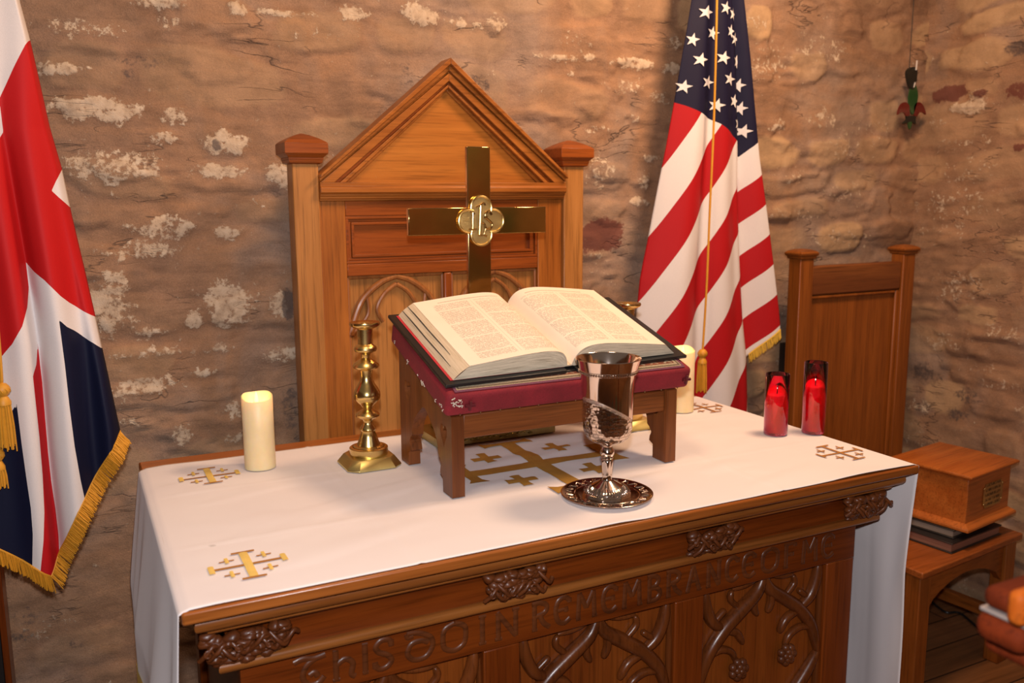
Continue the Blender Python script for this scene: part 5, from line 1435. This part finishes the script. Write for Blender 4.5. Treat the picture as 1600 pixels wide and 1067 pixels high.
# ------------------------------------------------------------------ hanging stained glass fleur-de-lis
YO = 1.085
HG = thing('glass_ornament', ony(1421, 160, YO), 'red and green glass fleur-de-lis hanging on a black string in the corner', 'ornament')
def gp(cx, cy): p = ony(1370+cx/4.104, cy/4.104, YO); return (p.x, p.z)
GM = plain('green_glass', (.012, .075, .020), .15, 0, Coat_Weight=.5); RM = plain('dark_red_glass', (.13, .008, .008), .15, 0, Coat_Weight=.5); DM = plain('lead_black', (.012, .014, .012), .4)
m_ = MB(); m_.curve([sp2([gp(*q) for q in ((235, 535), (255, 565), (262, 620), (250, 680), (228, 735), (206, 680), (204, 620), (216, 565))], 5)], YO-.002, YO+.003); m_.curve([sp2([gp(*q) for q in ((212, 750), (222, 775), (222, 800), (209, 830), (200, 795), (202, 765))], 4)], YO-.002, YO+.003); m_.build('green_petal', GM, HG)
for sgn, cc0 in ((-1, 212), (1, 232)):
    f = (lambda x: x) if sgn < 0 else (lambda x: 440-x+4)
    m_ = MB(); m_.curve([sp2([gp(f(a), b) for a, b in ((206, 740), (206, 680), (185, 656), (158, 664), (138, 700), (132, 735), (150, 722), (172, 722), (188, 745))], 5)], YO-.002, YO+.003); m_.build('red_petal', RM, HG)
m_ = MB(); m_.curve([sp2([gp(*q) for q in ((165, 792), (190, 765), (190, 745), (245, 745), (245, 765), (246, 795), (230, 785), (210, 778), (190, 790))], 4)], YO-.003, YO+.004); m_.build('tail_band', DM, HG, 0.001)
m_ = MB(); m_.curve([sp2([gp(*q) for q in ((190, 460), (210, 435), (235, 430), (252, 445), (250, 500), (240, 545), (222, 572), (205, 550), (192, 500))], 4)], YO-.006, YO+.006); m_.build('black_fitting', DM, HG, 0.001)
m_ = MB(); 
for q0_, q1_, w0 in (((246, 390), (240, 452), .0028), ((234, 530), (226, 562), .0020)):
    a, b = gp(*q0_), gp(*q1_); m_.tube([(a[0], YO-.008, a[1]), (b[0], YO-.008, b[1])], w0, 8)
m_.build('white_tag', plain('white_plastic', (.75, .68, .62), .6), HG)
m_ = MB(); a, b = gp(208, 440), gp(246, -140); m_.tube([(a[0], YO, a[1]), (b[0], YO, b[1])], .0014, 6); m_.build('string', DM, HG)

# ------------------------------------------------------------------ small things at the edges
sp0 = ony(1232, 538, 1.03); sp1 = ony(1250, 640, 1.03)
t = thing('black_speaker', (sp0.x+.04, 1.04, 0), 'narrow black box on a stand half hidden behind the chair post', 'box')
m_ = MB(); m_.box(sp0.x, sp0.x+.07, 1.035, 1.075, sp1.z, sp0.z); m_.build('casing', BLACK, t, .004)
m_ = MB(); m_.tube([(sp0.x+.035, 1.05, .01), (sp0.x+.035, 1.05, sp1.z)], .012, 10); m_.lathe([(.035, 0), (.035, .01), (.02, .02), (.001, .02)], (sp0.x+.035, 1.055, 0), 20); m_.build('stand', BLACK, t)
# black lead along the right wall
m_ = MB(); q = [onz(1440, 925, .01), onz(1475, 955, .008), onz(1500, 958, .006), onz(1535, 985, .006), onz(1580, 1005, .006), onz(1640, 1050, .006)]
m_.tube(spline(q, 8), .0045, 8); o = m_.build('power_cable', BLACK, None, smooth=True, loc=(q[2].x, q[2].y, 0)); tag(o, 'black cable lying on the floorboards by the right wall', 'cable')
# dark framed board at the very left
pl = ony(5, 960, .95)
t = thing('dark_cabinet', (pl.x-.16, 1.0, 0), 'dark cabinet edge with a brown strip at the lower left corner', 'cabinet')
m_ = MB(); m_.box(pl.x-.30, pl.x-.012, .972, 1.06, 0, ony(3, 885, .95).z); m_.build('body', plain('black_stain', (.012, .009, .008), .5), t, .002)
m_ = MB(); m_.box(pl.x-.0115, pl.x+.002, .970, 1.06, 0, ony(3, 885, .95).z); m_.build('edge_strip', alt('z'), t, .002)
# out of focus moulded rail end in the right foreground
FC = CAM+ray(1592, 1001).normalized()*1.0
t = thing('moulded_rail_end', (FC.x+.15, FC.y, 0), 'blurred orange and red wooden rail end with a pale strip in the right foreground', 'wooden rail')
fw = wood('foreground_oak', (0.30, 0.055, 0.004), (0.40, 0.09, 0.008), 'x', .6); fr_ = wood('foreground_red', (0.065, 0.008, 0.001), (0.13, 0.017, 0.002), 'x', .8)
def fl(x0, z0, z1, y0, y1, mat, nm, bv):
    m_ = MB(); m_.box(FC.x+x0, FC.x+.42, FC.y+y0, FC.y+y1, FC.z+z0, FC.z+z1); m_.build(nm, mat, t, bv, seg=5)
fl(.020, -.038, -.0205, .0, .05, fr_, 'lower_moulding', .008)
fl(.0, -.020, .0105, -.005, .050, fr_, 'main_moulding', .014)
fl(.004, .0107, .0150, -.006, .045, plain('pale_band', (.30, .25, .22), .4, .3), 'pale_strip', .0015)
fl(.004, .0152, .038, .012, .045, fr_, 'upper_moulding', .010)
fl(-.010, .0152, .050, -.008, .0115, fw, 'orange_cap', .009)
m_ = MB(); m_.box(FC.x+.30, FC.x+.34, FC.y+.005, FC.y+.045, 0, FC.z-.041); m_.build('post', fr_, t, .003)
for m_ in (fr_, fw):
    m_.node_tree.nodes['Principled BSDF'].inputs['Coat Weight'].default_value = 0; m_.node_tree.nodes['Principled BSDF'].inputs['Specular IOR Level'].default_value = .12
